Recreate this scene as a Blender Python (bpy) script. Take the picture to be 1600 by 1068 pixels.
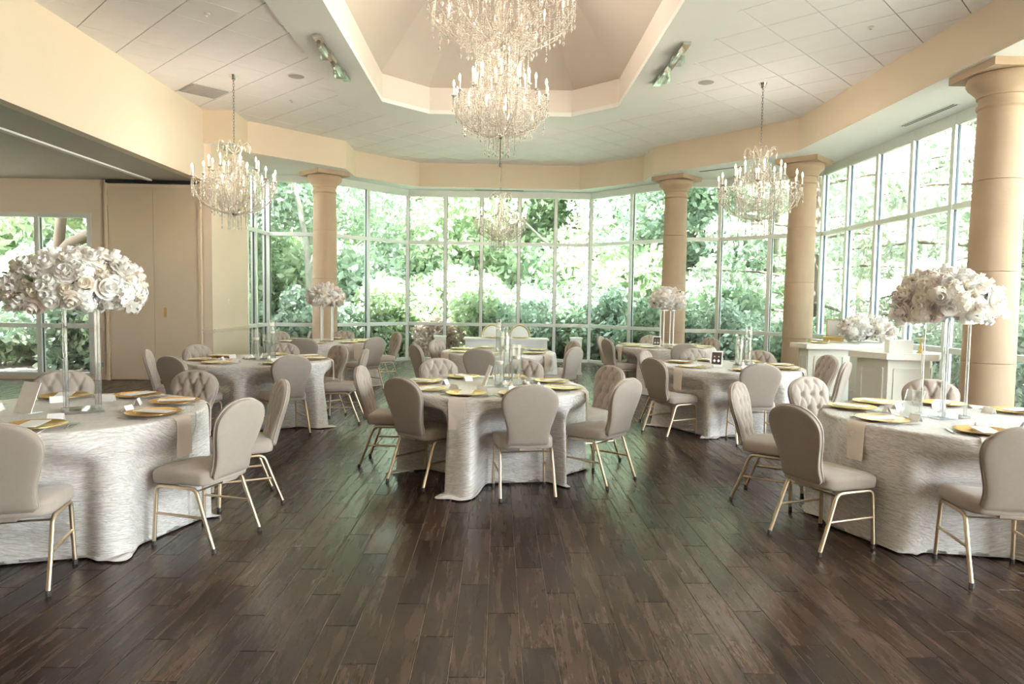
import bpy, math, random
import numpy as np
from mathutils import Matrix, Vector
random.seed(7); RNG = np.random.default_rng(7)
PI = math.pi
SC = bpy.context.scene
COL = SC.collection
for _o in list(bpy.data.objects): bpy.data.objects.remove(_o)

# ------------------------------------------------------------------ camera
CAM_H = 1.53
FPX, PITCH, ROLL, YAW = 1078.0, .0605, .0149, .0209      # focal length in pixels of the 1600x1068 frame
_cy, _sy, _cp, _sp = math.cos(YAW), math.sin(YAW), math.cos(PITCH), math.sin(PITCH)
_fwd = np.array([_sy*_cp, _cy*_cp, -_sp]); _rt = np.array([_cy, -_sy, 0.]); _up = np.cross(_rt, _fwd)
_cr, _sr = math.cos(ROLL), math.sin(ROLL)
CR, CU, CW = _cr*_rt+_sr*_up, -_sr*_rt+_cr*_up, _fwd
cam = bpy.data.objects.new('camera', bpy.data.cameras.new('camera')); COL.objects.link(cam)
cam.matrix_world = Matrix(((CR[0], CU[0], -CW[0], 0), (CR[1], CU[1], -CW[1], 0), (CR[2], CU[2], -CW[2], CAM_H), (0, 0, 0, 1)))
cam.data.sensor_width = 36; cam.data.lens = FPX/1600*36; cam.data.clip_end = 400; cam.data.clip_start = .05
SC.camera = cam
def project(p):
    v = np.array(p, float)-[0, 0, CAM_H]; w = v@CW
    return (800+FPX*(v@CR)/w, 534-FPX*(v@CU)/w, w)

# ------------------------------------------------------------------ world, sun, exposure
wd = bpy.data.worlds.new('sky'); SC.world = wd; wd.use_nodes = True
_bg = wd.node_tree.nodes['Background']; _bg.inputs[0].default_value = (.86, .93, 1.0, 1); _bg.inputs[1].default_value = 11.0
sun = bpy.data.objects.new('sun', bpy.data.lights.new('sun', 'SUN')); COL.objects.link(sun)
sun.data.energy = 46; sun.data.angle = .02; sun.data.color = (1, .97, .93)
sun.rotation_euler = Vector((.7, .55, -1.5)).to_track_quat('-Z', 'Y').to_euler()
SC.view_settings.view_transform = 'Standard'; SC.view_settings.look = 'None'
SC.view_settings.exposure = 1.05; SC.view_settings.gamma = 1; SC.view_settings.use_curve_mapping = False
cy = SC.cycles
cy.use_denoising = True; cy.max_bounces = 10; cy.diffuse_bounces = 6; cy.glossy_bounces = 4; cy.transmission_bounces = 6
cy.transparent_max_bounces = 24; cy.caustics_reflective = False; cy.caustics_refractive = False; cy.sample_clamp_indirect = 6
cy.use_adaptive_sampling = True; cy.adaptive_threshold = .02

# ------------------------------------------------------------------ materials
MATS = {}
def node_mat(name):
    m = bpy.data.materials.new(name); m.use_nodes = True; MATS[name] = m
    nt = m.node_tree; b = nt.nodes['Principled BSDF']
    return m, nt, b
def mat(name, col, rough=.6, metal=0., var=.06, vscale=8., bump=0., bscale=60., spec=.5, sheen=0., sub=0., trans=0.):
    m, nt, b = node_mat(name); N, L = nt.nodes, nt.links
    tc = N.new('ShaderNodeTexCoord'); nz = N.new('ShaderNodeTexNoise'); nz.inputs['Scale'].default_value = vscale
    nz.inputs['Detail'].default_value = 3
    L.new(tc.outputs['Object'], nz.inputs['Vector'])
    mx = N.new('ShaderNodeMix'); mx.data_type = 'RGBA'
    lo = [max(0, c*(1-var)) for c in col]; hi = [min(1, c*(1+var)) for c in col]
    mx.inputs['A'].default_value = (*lo, 1); mx.inputs['B'].default_value = (*hi, 1)
    L.new(nz.outputs['Fac'], mx.inputs['Factor']); L.new(mx.outputs['Result'], b.inputs['Base Color'])
    b.inputs['Roughness'].default_value = rough; b.inputs['Metallic'].default_value = metal
    b.inputs['Specular IOR Level'].default_value = spec
    if sheen: b.inputs['Sheen Weight'].default_value = sheen; b.inputs['Sheen Roughness'].default_value = .4
    if sub: b.inputs['Subsurface Weight'].default_value = sub; b.inputs['Subsurface Radius'].default_value = (.02, .02, .02)
    if bump:
        n2 = N.new('ShaderNodeTexNoise'); n2.inputs['Scale'].default_value = bscale; n2.inputs['Detail'].default_value = 4
        L.new(tc.outputs['Object'], n2.inputs['Vector'])
        bp = N.new('ShaderNodeBump'); bp.inputs['Strength'].default_value = bump; bp.inputs['Distance'].default_value = .01
        L.new(n2.outputs['Fac'], bp.inputs['Height']); L.new(bp.outputs['Normal'], b.inputs['Normal'])
    return m
WALLC = (.76, .635, .50)
mat('wall_paint', WALLC, .75, var=.02, vscale=2, bump=.03, bscale=120)
mat('header_paint', (.78, .67, .54), .75, var=.02, vscale=2, bump=.03, bscale=120)
mat('soffit_paint', (.88, .89, .88), .8, var=.015, vscale=2)
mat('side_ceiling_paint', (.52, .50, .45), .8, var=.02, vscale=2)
mat('coffer_paint', (.82, .76, .71), .8, var=.02, vscale=2)
mat('vault_paint', (.70, .63, .57), .85, var=.03, vscale=1.5)
mat('door_paint', (.70, .57, .42), .5, var=.02, vscale=2)
mat('tile_white', (.91, .88, .89), .9, var=.03, vscale=5, bump=.12, bscale=220)
mat('tile_grid_shade', (.20, .16, .15), .7)  # grid plate darkened in colour to stand for shadow in the tile gaps
mat('stone', (.52, .385, .27), .8, var=.12, vscale=3, bump=.12, bscale=40)
mat('stone_joint', (.45, .36, .27), .9)
mat('window_frame', (.74, .77, .74), .35, metal=.3, var=.02)
mat('frame_dark', (.05, .09, .12), .4)
mat('fabric', (.355, .30, .258), .85, var=.06, vscale=30, bump=.12, bscale=500, sheen=.35)
mat('fabric_front', (.41, .347, .30), .85, var=.06, vscale=30, bump=.1, bscale=500, sheen=.35)
mat('champagne_metal', (.70, .56, .40), .33, metal=.9, var=.05, vscale=20)
mat('rubber', (.06, .055, .05), .6)
mat('chrome', (.75, .74, .72), .12, metal=1)
mat('dark_chrome', (.25, .24, .23), .2, metal=1)
mat('gold', (.86, .55, .16), .25, metal=.85, var=.08, vscale=14, bump=.05, bscale=90)
mat('antique_gold', (.72, .52, .22), .3, metal=.9, var=.1, vscale=20)
mat('dark_wood', (.05, .035, .03), .4)
mat('paper', (.86, .84, .82), .8, var=.01)
mat('photo_dark', (.07, .05, .05), .4, var=.4, vscale=40)
mat('skin_tone', (.52, .36, .28), .6)
mat('napkin_cloth', (.72, .63, .57), .85, var=.04, vscale=12, bump=.1, bscale=300)
mat('steel', (.62, .60, .58), .2, metal=1)
mat('petal', (.92, .90, .88), .65, var=.05, vscale=20, sub=.15)
mat('petal_cream', (.90, .84, .76), .65, var=.06, vscale=20, sub=.15)
mat('petal_blush', (.88, .80, .77), .65, var=.06, vscale=20, sub=.15)
mat('green_leaf', (.10, .16, .05), .5, var=.25, vscale=10)
mat('wax', (.88, .84, .78), .5, sub=.2)
mat('bar_paint', (.80, .78, .70), .4, var=.02, vscale=3)
mat('bar_top', (.86, .83, .76), .3, var=.03, vscale=3)
mat('white_lacquer', (.84, .86, .86), .35, var=.01)
mat('plastic_white', (.80, .76, .70), .4, var=.01)
mat('vent_metal', (.46, .43, .41), .6, var=.03)
mat('black_slot', (.02, .02, .02), .9)
mat('bark', (.13, .10, .075), .9, var=.35, vscale=6, bump=.6, bscale=14)
mat('bark_pale', (.30, .30, .24), .9, var=.3, vscale=6, bump=.5, bscale=14)
mat('soil', (.52, .47, .38), .95, var=.45, vscale=1.2, bump=.5, bscale=5)
mat('roof_block', (.5, .5, .5), .9)
def thin_glass(name, tint, gloss=.1, milk=0., rough=.02):
    m = bpy.data.materials.new(name); m.use_nodes = True; MATS[name] = m; nt = m.node_tree; N, L = nt.nodes, nt.links
    N.remove(N['Principled BSDF']); out = N['Material Output']
    tr = N.new('ShaderNodeBsdfTransparent'); tr.inputs[0].default_value = (*tint, 1)
    gl = N.new('ShaderNodeBsdfGlossy'); gl.inputs['Roughness'].default_value = rough
    lw = N.new('ShaderNodeLayerWeight'); lw.inputs['Blend'].default_value = .25
    mp = N.new('ShaderNodeMapRange'); mp.inputs['To Min'].default_value = gloss*.5; mp.inputs['To Max'].default_value = min(1, gloss*5)
    L.new(lw.outputs['Fresnel'], mp.inputs['Value'])
    mx = N.new('ShaderNodeMixShader'); L.new(mp.outputs['Result'], mx.inputs[0]); L.new(tr.outputs[0], mx.inputs[1]); L.new(gl.outputs[0], mx.inputs[2])
    last = mx
    if milk:
        df = N.new('ShaderNodeBsdfDiffuse'); df.inputs[0].default_value = (.95, .93, .90, 1)
        tl = N.new('ShaderNodeBsdfTranslucent'); tl.inputs[0].default_value = (.95, .92, .88, 1)
        ad = N.new('ShaderNodeMixShader'); ad.inputs[0].default_value = .5; L.new(df.outputs[0], ad.inputs[1]); L.new(tl.outputs[0], ad.inputs[2])
        m2 = N.new('ShaderNodeMixShader'); m2.inputs[0].default_value = milk; L.new(mx.outputs[0], m2.inputs[1]); L.new(ad.outputs[0], m2.inputs[2]); last = m2
    L.new(last.outputs[0], out.inputs['Surface'])
    return m
thin_glass('window_glass', (.97, .99, .985), .04)
thin_glass('vase_glass', (.98, .99, .985), .09, milk=.05)
thin_glass('acrylic', (.90, .92, .93), .22, milk=.12)
thin_glass('crystal', (.97, .95, .92), .22, milk=.30, rough=.08)
def emit(name, col, strength):
    m = bpy.data.materials.new(name); m.use_nodes = True; MATS[name] = m; nt = m.node_tree
    b = nt.nodes['Principled BSDF']; b.inputs['Base Color'].default_value = (*col, 1)
    b.inputs['Emission Color'].default_value = (*col, 1); b.inputs['Emission Strength'].default_value = strength
emit('bulb_glow', (1, .74, .45), 14)
def leaf_mat(name, c1, c2):
    m = bpy.data.materials.new(name); m.use_nodes = True; MATS[name] = m; nt = m.node_tree; N, L = nt.nodes, nt.links
    N.remove(N['Principled BSDF']); out = N['Material Output']
    gi = N.new('ShaderNodeNewGeometry'); mx = N.new('ShaderNodeMix'); mx.data_type = 'RGBA'
    mx.inputs['A'].default_value = (*c1, 1); mx.inputs['B'].default_value = (*c2, 1)
    L.new(gi.outputs['Random Per Island'], mx.inputs['Factor'])
    d = N.new('ShaderNodeBsdfDiffuse'); t = N.new('ShaderNodeBsdfTranslucent'); g = N.new('ShaderNodeBsdfGlossy'); g.inputs['Roughness'].default_value = .45
    L.new(mx.outputs['Result'], d.inputs[0]); L.new(mx.outputs['Result'], t.inputs[0])
    a = N.new('ShaderNodeMixShader'); a.inputs[0].default_value = .42; L.new(d.outputs[0], a.inputs[1]); L.new(t.outputs[0], a.inputs[2])
    b = N.new('ShaderNodeMixShader'); b.inputs[0].default_value = .07; L.new(a.outputs[0], b.inputs[1]); L.new(g.outputs[0], b.inputs[2])
    L.new(b.outputs[0], out.inputs['Surface'])
leaf_mat('leaf_bright', (.34, .46, .28), (.62, .72, .50))
leaf_mat('leaf_mid', (.24, .35, .24), (.50, .60, .45))
leaf_mat('leaf_cool', (.26, .37, .29), (.56, .66, .54))
leaf_mat('needle', (.26, .34, .25), (.56, .62, .48))
leaf_mat('leaf_dry', (.50, .40, .33), (.72, .60, .52))
def floor_mat():
    m, nt, b = node_mat('plank_wood'); N, L = nt.nodes, nt.links
    g = N.new('ShaderNodeNewGeometry'); sx = N.new('ShaderNodeSeparateXYZ'); L.new(g.outputs['Position'], sx.inputs[0])
    def mth(op, a, bb=None):
        n = N.new('ShaderNodeMath'); n.operation = op
        for i, v in enumerate((a, bb)):
            if v is None: continue
            if isinstance(v, (int, float)): n.inputs[i].default_value = v
            else: L.new(v, n.inputs[i])
        return n.outputs[0]
    col = mth('FLOOR', mth('DIVIDE', mth('ADD', sx.outputs['X'], 20*PLW-PLX0), PLW))
    off = mth('FRACT', mth('MULTIPLY', col, .37))
    row = mth('FLOOR', mth('ADD', mth('DIVIDE', sx.outputs['Y'], PLL), off))
    cb = N.new('ShaderNodeCombineXYZ'); L.new(col, cb.inputs[0]); L.new(row, cb.inputs[1])
    wn = N.new('ShaderNodeTexWhiteNoise'); wn.noise_dimensions = '2D'; L.new(cb.outputs[0], wn.inputs['Vector'])
    # grain stretched along the plank, shifted from plank to plank
    v = N.new('ShaderNodeVectorMath'); v.operation = 'MULTIPLY_ADD'; L.new(g.outputs['Position'], v.inputs[0])
    v.inputs[1].default_value = (26, 2.2, 1); L.new(wn.outputs['Color'], v.inputs[2])
    gr = N.new('ShaderNodeTexNoise'); gr.inputs['Scale'].default_value = 1; gr.inputs['Detail'].default_value = 6; gr.inputs['Roughness'].default_value = .65; gr.inputs['Distortion'].default_value = .5
    L.new(v.outputs[0], gr.inputs['Vector'])
    bl = N.new('ShaderNodeTexNoise'); bl.inputs['Scale'].default_value = 3.2; bl.inputs['Detail'].default_value = 3
    L.new(g.outputs['Position'], bl.inputs['Vector'])
    f = mth('ADD', mth('MULTIPLY', wn.outputs['Value'], .28), mth('ADD', mth('MULTIPLY', gr.outputs['Fac'], .85), mth('MULTIPLY', bl.outputs['Fac'], .45)))
    rp = N.new('ShaderNodeValToRGB'); L.new(f, rp.inputs[0])
    e = rp.color_ramp.elements; e[0].position = .46; e[0].color = (.007, .0042, .0034, 1); e[1].position = 1.0; e[1].color = (.078, .044, .030, 1)
    e2 = e.new(.78); e2.color = (.033, .0175, .012, 1)
    L.new(rp.outputs[0], b.inputs['Base Color'])
    rr = N.new('ShaderNodeMapRange'); rr.inputs['To Min'].default_value = .10; rr.inputs['To Max'].default_value = .42; L.new(gr.outputs['Fac'], rr.inputs['Value']); L.new(rr.outputs[0], b.inputs['Roughness'])
    b.inputs['Specular IOR Level'].default_value = .42
    bp = N.new('ShaderNodeBump'); bp.inputs['Strength'].default_value = .30; bp.inputs['Distance'].default_value = .006
    L.new(gr.outputs['Fac'], bp.inputs['Height']); L.new(bp.outputs[0], b.inputs['Normal'])
PLW, PLL, PLX0 = .1524, .9144, -.031
floor_mat()
mat('grout', (.34, .28, .24), .7)
def cloth_mat():
    m, nt, b = node_mat('crinkle_cloth'); N, L = nt.nodes, nt.links
    uv = N.new('ShaderNodeUVMap'); mp = N.new('ShaderNodeMapping'); mp.inputs['Scale'].default_value = (9, 62, 1); L.new(uv.outputs[0], mp.inputs[0])
    n = N.new('ShaderNodeTexNoise'); n.inputs['Scale'].default_value = 1; n.inputs['Detail'].default_value = 4; n.inputs['Distortion'].default_value = 2.4; n.inputs['Roughness'].default_value = .55
    L.new(mp.outputs[0], n.inputs['Vector'])
    r = N.new('ShaderNodeValToRGB'); L.new(n.outputs['Fac'], r.inputs[0]); e = r.color_ramp.elements
    e[0].position = .36; e[0].color = (.58, .53, .50, 1); e[1].position = .64; e[1].color = (.84, .80, .78, 1)  # crinkle sheen put into the colour: ridges lighter, hollows darker
    L.new(r.outputs[0], b.inputs['Base Color']); b.inputs['Roughness'].default_value = .42; b.inputs['Specular IOR Level'].default_value = .5
    b.inputs['Sheen Weight'].default_value = .2
    bp = N.new('ShaderNodeBump'); bp.inputs['Strength'].default_value = .75; bp.inputs['Distance'].default_value = .012
    L.new(n.outputs['Fac'], bp.inputs['Height']); L.new(bp.outputs[0], b.inputs['Normal'])
cloth_mat()

# ------------------------------------------------------------------ mesh helpers
class MB:
    def __init__(s): s.v = []; s.f = []
    def add(s, v, f):
        o = len(s.v); s.v += [tuple(p) for p in v]; s.f += [tuple(i+o for i in q) for q in f]; return s
    def box(s, c, d, rz=0., ch=0.):
        x, y, z = d[0]/2, d[1]/2, d[2]/2; C, S = math.cos(rz), math.sin(rz)
        v = [(sx*x, sy*y, sz*z) for sz in (-1, 1) for sx, sy in ((-1, -1), (1, -1), (1, 1), (-1, 1))]
        v = [(c[0]+p[0]*C-p[1]*S, c[1]+p[0]*S+p[1]*C, c[2]+p[2]) for p in v]
        return s.add(v, [(3, 2, 1, 0), (4, 5, 6, 7), (0, 1, 5, 4), (1, 2, 6, 5), (2, 3, 7, 6), (3, 0, 4, 7)])
    def prism(s, poly, z0, z1):
        n = len(poly); v = [(x, y, z0) for x, y in poly]+[(x, y, z1) for x, y in poly]
        return s.add(v, [tuple(range(n-1, -1, -1)), tuple(range(n, 2*n))]+[(i, (i+1) % n, n+(i+1) % n, n+i) for i in range(n)])
    def bar(s, a, b, w, h, up=(0, 0, 1)):
        a, b, up = Vector(a), Vector(b), Vector(up); d = (b-a).normalized(); sd = d.cross(up).normalized(); u = sd.cross(d)
        v = []
        for p in (a, b): v += [p-sd*w/2-u*h/2, p+sd*w/2-u*h/2, p+sd*w/2+u*h/2, p-sd*w/2+u*h/2]
        return s.add(v, [(0, 1, 2, 3), (7, 6, 5, 4), (0, 4, 5, 1), (1, 5, 6, 2), (2, 6, 7, 3), (3, 7, 4, 0)])
    def tube(s, pts, r, n=8, cap=True):
        P = [Vector(p) for p in pts]; m = len(P); rs = r if isinstance(r, (list, tuple)) else [r]*m
        t0 = (P[1]-P[0]).normalized(); ref = Vector((0, 0, 1)) if abs(t0.z) < .9 else Vector((1, 0, 0)); u = t0.cross(ref).normalized()
        v = []
        for i in range(m):
            t = (P[min(i+1, m-1)]-P[max(i-1, 0)]).normalized(); u = (u-t*u.dot(t)).normalized(); w = t.cross(u)
            for k in range(n):
                a = 2*PI*k/n; v.append(P[i]+(u*math.cos(a)+w*math.sin(a))*rs[i])
        f = [(i*n+k, i*n+(k+1) % n, (i+1)*n+(k+1) % n, (i+1)*n+k) for i in range(m-1) for k in range(n)]
        if cap: f += [tuple(range(n-1, -1, -1)), tuple((m-1)*n+k for k in range(n))]
        return s.add(v, f)
    def lathe(s, prof, n=24, c=(0, 0, 0), close=False):
        m = len(prof); v = []
        for r, z in prof:
            for k in range(n):
                a = 2*PI*k/n; v.append((c[0]+r*math.cos(a), c[1]+r*math.sin(a), c[2]+z))
        f = [(i*n+k, i*n+(k+1) % n, (i+1)*n+(k+1) % n, (i+1)*n+k) for i in range(m-1) for k in range(n)]
        if close: f += [((m-1)*n+k, (m-1)*n+(k+1) % n, (k+1) % n, k) for k in range(n)]
        else:
            if prof[0][0] > 1e-4: f.append(tuple(range(n-1, -1, -1)))
            if prof[-1][0] > 1e-4: f.append(tuple((m-1)*n+k for k in range(n)))
        return s.add(v, f)
    def octa(s, c, r, h=None, hb=None):
        h = h or r; hb = hb or h; x, y, z = c
        return s.add([(x+r, y, z), (x, y+r, z), (x-r, y, z), (x, y-r, z), (x, y, z+h), (x, y, z-hb)],
                     [(0, 1, 4), (1, 2, 4), (2, 3, 4), (3, 0, 4), (1, 0, 5), (2, 1, 5), (3, 2, 5), (0, 3, 5)])
    def mesh(s, name, m, smooth=False, ang=.7):
        me = bpy.data.meshes.new(name); me.from_pydata(s.v, [], s.f); me.materials.append(MATS[m])
        if smooth:
            me.polygons.foreach_set('use_smooth', [True]*len(me.polygons)); me.set_sharp_from_angle(angle=ang)
        me.update(); return me
def obj(name, data, parent=None, loc=(0, 0, 0), rz=0., scale=None):
    o = bpy.data.objects.new(name, data); COL.objects.link(o); o.parent = parent; o.location = loc
    if rz: o.rotation_euler = (0, 0, rz)
    if scale is not None: o.scale = scale if isinstance(scale, (tuple, list)) else (scale,)*3
    return o
def tag(o, label, cat, group=None, kind=None):
    o['label'] = label; o['category'] = cat
    if group: o['group'] = group
    if kind: o['kind'] = kind
    return o
def thing(name, label, cat, loc=(0, 0, 0), rz=0., group=None, kind=None):
    return tag(obj(name, None, None, loc, rz), label, cat, group, kind)
def struct(name, mb, m, label, cat, smooth=False):
    return tag(obj(name, mb.mesh(name, m, smooth)), label, cat, None, 'structure')
def copy_tree(o, parent=None):
    c = o.copy(); COL.objects.link(c); c.parent = parent
    for ch in list(o.children): copy_tree(ch, c)
    return c
CEIL, SOF, SIDEC = 4.77, 4.20, 3.54

# ------------------------------------------------------------------ floor
floor = struct('floor', MB().box((-2.2, 7.2, -.0435), (17.8, 20.6, .08)), 'grout', 'dark wood plank floor of the banquet hall', 'floor')
def plank_mb(L):
    x, y, c, g = PLW/2-.0016, L/2-.0016, .002, .012
    v = [(-x, -y, -g), (x, -y, -g), (x, y, -g), (-x, y, -g), (-x, -y, -c), (x, -y, -c), (x, y, -c), (-x, y, -c),
         (-x+c, -y+c, 0), (x-c, -y+c, 0), (x-c, y-c, 0), (-x+c, y-c, 0)]
    return v, [(0, 1, 5, 4), (1, 2, 6, 5), (2, 3, 7, 6), (3, 0, 4, 7), (4, 5, 9, 8), (5, 6, 10, 9), (6, 7, 11, 10), (7, 4, 8, 11), (8, 9, 10, 11)]
planks = []
for ci in range(-72, 43):
    xc = PLX0+(ci+.5)*PLW
    if xc < -11 or xc > 6.3: continue
    off = ((ci+20)*.37) % 1.0
    for ri in range(-5, 22):
        y0 = (ri-off)*PLL; y1 = y0+PLL
        y0, y1 = max(y0, -2.9), min(y1, 17.2)
        if xc < -5.1: y1 = min(y1, 12.42)
        if y1-y0 < .05: continue
        if y0 > 13.3 and (abs(xc) > 6.2-(y0-13.3)*1.05): continue
        a = 0
        if y0 > 2.3:
            q = [project((xc+sx*PLW/2, yy, 0)) for sx, yy in ((-1, y0), (1, y0), (1, y1), (-1, y1))]
            mx, my = sum(p[0] for p in q)/4, sum(p[1] for p in q)/4
            if -60 < mx < 1660 and my < 1110:
                a = abs(sum(q[i][0]*q[(i+1) % 4][1]-q[(i+1) % 4][0]*q[i][1] for i in range(4)))/2
        planks.append((a, xc, y0, y1))
planks.sort(key=lambda p: -p[0])
pm = bpy.data.meshes.new('plank'); pm.from_pydata(*[plank_mb(PLL)[0], [], plank_mb(PLL)[1]]); pm.materials.append(MATS['plank_wood'])
rest = MB(); n_single = 0
for a, xc, y0, y1 in planks:
    if n_single < 300 and a > 0 and y1-y0 > PLL-.01:
        obj('plank', pm, floor, (xc, (y0+y1)/2, 0)); n_single += 1
    else:
        v, f = plank_mb(y1-y0); rest.add([(p[0]+xc, p[1]+(y0+y1)/2, p[2]) for p in v], f)
o = obj('plank_field', rest.mesh('plank_field', 'plank_wood'), floor); o['kind'] = 'stuff'

# ------------------------------------------------------------------ ceiling: tiles set at 45 degrees, dropped ring, coffer
OUT_OCT = [(2.6, 5.35), (2.6, 11.85), (1.45, 13.0), (-1.45, 13.0), (-2.6, 11.85), (-2.6, 5.35), (-1.45, 4.2), (1.45, 4.2)]
IN_OCT = [(1.95, 5.62), (1.95, 11.58), (1.24, 12.28), (-1.24, 12.28), (-1.95, 11.58), (-1.95, 5.62), (-1.24, 4.92), (1.24, 4.92)]
def clip(poly, n, d, keep_in):
    out = []; L = len(poly)
    for i in range(L):
        a, b = poly[i], poly[(i+1) % L]
        da, db = n[0]*a[0]+n[1]*a[1]-d, n[0]*b[0]+n[1]*b[1]-d
        if not keep_in: da, db = -da, -db
        if da <= 1e-6: out.append(a)
        if (da < -1e-6 and db > 1e-6) or (da > 1e-6 and db < -1e-6):
            t = da/(da-db); out.append((a[0]+(b[0]-a[0])*t, a[1]+(b[1]-a[1])*t))
    return out if len(out) > 2 else []
def minus_convex(poly, cv):
    pieces = []; cur = poly; ccw = sum(cv[i][0]*cv[(i+1) % len(cv)][1]-cv[(i+1) % len(cv)][0]*cv[i][1] for i in range(len(cv))) > 0
    for i in range(len(cv)):
        a, b = cv[i], cv[(i+1) % len(cv)]
        n = (b[1]-a[1], -(b[0]-a[0])) if ccw else (-(b[1]-a[1]), b[0]-a[0])
        d = n[0]*a[0]+n[1]*a[1]
        o_ = clip(cur, n, d, False)
        if o_: pieces.append(o_)
        cur = clip(cur, n, d, True)
        if not cur: break
    return pieces
TS = .6096; R2 = math.sqrt(.5)
# grid lines at 45 degrees, phase read from the photograph
A0, B0 = .7756*(CEIL-CAM_H), -1.3094*(CEIL-CAM_H)
ceil = struct('ceiling', MB().prism([(-5.4, -3), (-2.6, -3), (-2.6, 17), (-5.4, 17)], CEIL+.016, CEIL+.05)
              .prism([(2.6, -3), (5.4, -3), (5.4, 17), (2.6, 17)], CEIL+.016, CEIL+.05)
              .prism([(-2.6, -3), (2.6, -3), (2.6, 5.0), (-2.6, 5.0)], CEIL+.016, CEIL+.05)
              .prism([(-2.6, 12.2), (-1.6, 12.9), (1.6, 12.9), (2.6, 12.2), (2.6, 17), (-2.6, 17)], CEIL+.016, CEIL+.05), 'tile_grid_shade',
              'suspended ceiling of white square tiles laid diagonally', 'ceiling')
tiles = []
for i in range(-30, 40):
    for j in range(-45, 20):
        a0, b0 = A0+i*TS, B0+j*TS; g = .006
        cs = [(a0+g, b0+g), (a0+TS-g, b0+g), (a0+TS-g, b0+TS-g), (a0+g, b0+TS-g)]
        P = [((a+b)*R2, (a-b)*R2) for a, b in cs]
        cx, cyy = sum(p[0] for p in P)/4, sum(p[1] for p in P)/4
        if abs(cx) > 5.7 or cyy < -3 or cyy > 17.1: continue
        for n_, d_ in (((1, 0), 5.22), ((-1, 0), 5.22), ((0, 1), 16.75), ((0, -1), 2.95)):
            if P: P = clip(P, n_, d_, True)
        if not P: continue
        ps = minus_convex(P, OUT_OCT)
        if not ps: continue
        q = project((cx, cyy, CEIL)); vis = q[2] > 2 and -60 < q[0] < 1660 and q[1] > -50
        full = len(ps) == 1 and len(P) == 4 and len(ps[0]) == 4
        tiles.append((cyy if vis else 99, cx, cyy, ps, full))
tiles.sort(key=lambda t: t[0])
tm = MB(); h = TS/2-.006
tm.prism([(0, -h*2*R2), (h*2*R2, 0), (0, h*2*R2), (-h*2*R2, 0)], 0, .012)
tmesh = tm.mesh('ceiling_tile', 'tile_white'); n = 0; rest = MB()
for vis, cx, cyy, ps, full in tiles:
    if vis < 90 and n < 295:
        n += 1
        if full: obj('ceiling_tile', tmesh, ceil, (cx, cyy, CEIL))
        else:
            m_ = MB()
            for p in ps: m_.prism([(x-cx, y-cyy) for x, y in p], 0, .012)
            obj('ceiling_tile', m_.mesh('ceiling_tile', 'tile_white'), ceil, (cx, cyy, CEIL))
    else:
        for p in ps: rest.prism(p, CEIL, CEIL+.012)
if rest.v: o = obj('ceiling_tile_field', rest.mesh('ceiling_tile_field', 'tile_white'), ceil); o['kind'] = 'stuff'
def ring_mb(outer, inner, z0, z1):
    n = len(outer); v = [(x, y, z0) for x, y in outer]+[(x, y, z0) for x, y in inner]+[(x, y, z1) for x, y in outer]+[(x, y, z1) for x, y in inner]
    f = []
    for i in range(n):
        j = (i+1) % n
        f += [(i, j, n+j, n+i), (2*n+i, 3*n+i, 3*n+j, 2*n+j), (i, 2*n+i, 2*n+j, j), (n+i, n+j, 3*n+j, 3*n+i)]
    return MB().add(v, f)
struct('ceiling_ring', ring_mb(OUT_OCT, IN_OCT, CEIL-.02, CEIL+.05), 'soffit_paint', 'smooth pale ring framing the raised octagonal ceiling coffer', 'ceiling ring')
cb = ring_mb([(x*1.03, 8.6+(y-8.6)*1.02) for x, y in IN_OCT], IN_OCT, CEIL+.051, 5.2)
struct('trim_1', cb, 'coffer_paint', 'upright cream band around the ceiling coffer', 'trim')
TOPV = [(x*.42, 8.6+(y-8.6)*.62) for x, y in IN_OCT]; n = 8
struct('ceiling_vault', MB().add([(x*1.03, 8.6+(y-8.6)*1.02, 5.2) for x, y in IN_OCT]+[(x, y, 6.35) for x, y in TOPV],
       [((i+1) % n, i, n+i, n+(i+1) % n) for i in range(n)]+[tuple(range(n, 2*n))]), 'vault_paint', 'sloping taupe vault above the octagonal coffer', 'ceiling vault')

# ------------------------------------------------------------------ fascia and soffit around the bay
FAS = [(5.2, -3), (5.2, 12.15), (3.2, 14.6), (3.2, 15.5), (1.92, 16.73), (-1.92, 16.73), (-3.2, 15.5), (-3.2, 14.6), (-4.69, 13.1), (-4.69, 12.37), (-5.2, 12.37)]
SOU = [(6.7, -3), (6.7, 13.65), (4.95, 15.35), (4.0, 15.7), (2.4, 17.5), (-2.4, 17.5), (-4.0, 15.75), (-4.05, 15.72), (-5.4, 15.72), (-5.4, 12.60), (-5.4, 12.5)]
mb = MB(); n = len(FAS)
for i in range(n-1):
    a, b = Vector((*FAS[i], 0)), Vector((*FAS[i+1], 0)); nn = (b-a).cross(Vector((0, 0, 1))).normalized()*.04
    mb.add([(a.x, a.y, SOF), (b.x, b.y, SOF), (b.x+nn.x, b.y+nn.y, SOF), (a.x+nn.x, a.y+nn.y, SOF), (a.x, a.y, CEIL+.04), (b.x, b.y, CEIL+.04), (b.x+nn.x, b.y+nn.y, CEIL+.04), (a.x+nn.x, a.y+nn.y, CEIL+.04)],
           [(4, 5, 6, 7), (0, 1, 5, 4), (2, 3, 7, 6)])
struct('trim_2', mb, 'wall_paint', 'cream fascia stepping down from the tiled ceiling to the window soffit', 'fascia')
mb = MB(); v = [(x, y, SOF) for x, y in FAS]+[(x, y, SOF) for x, y in SOU]+[(x, y, SOF+.1) for x, y in FAS]+[(x, y, SOF+.1) for x, y in SOU]; f = []
for i in range(n-1):
    f += [(i, n+i, n+i+1, i+1), (2*n+i, 2*n+i+1, 3*n+i+1, 3*n+i)]
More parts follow.
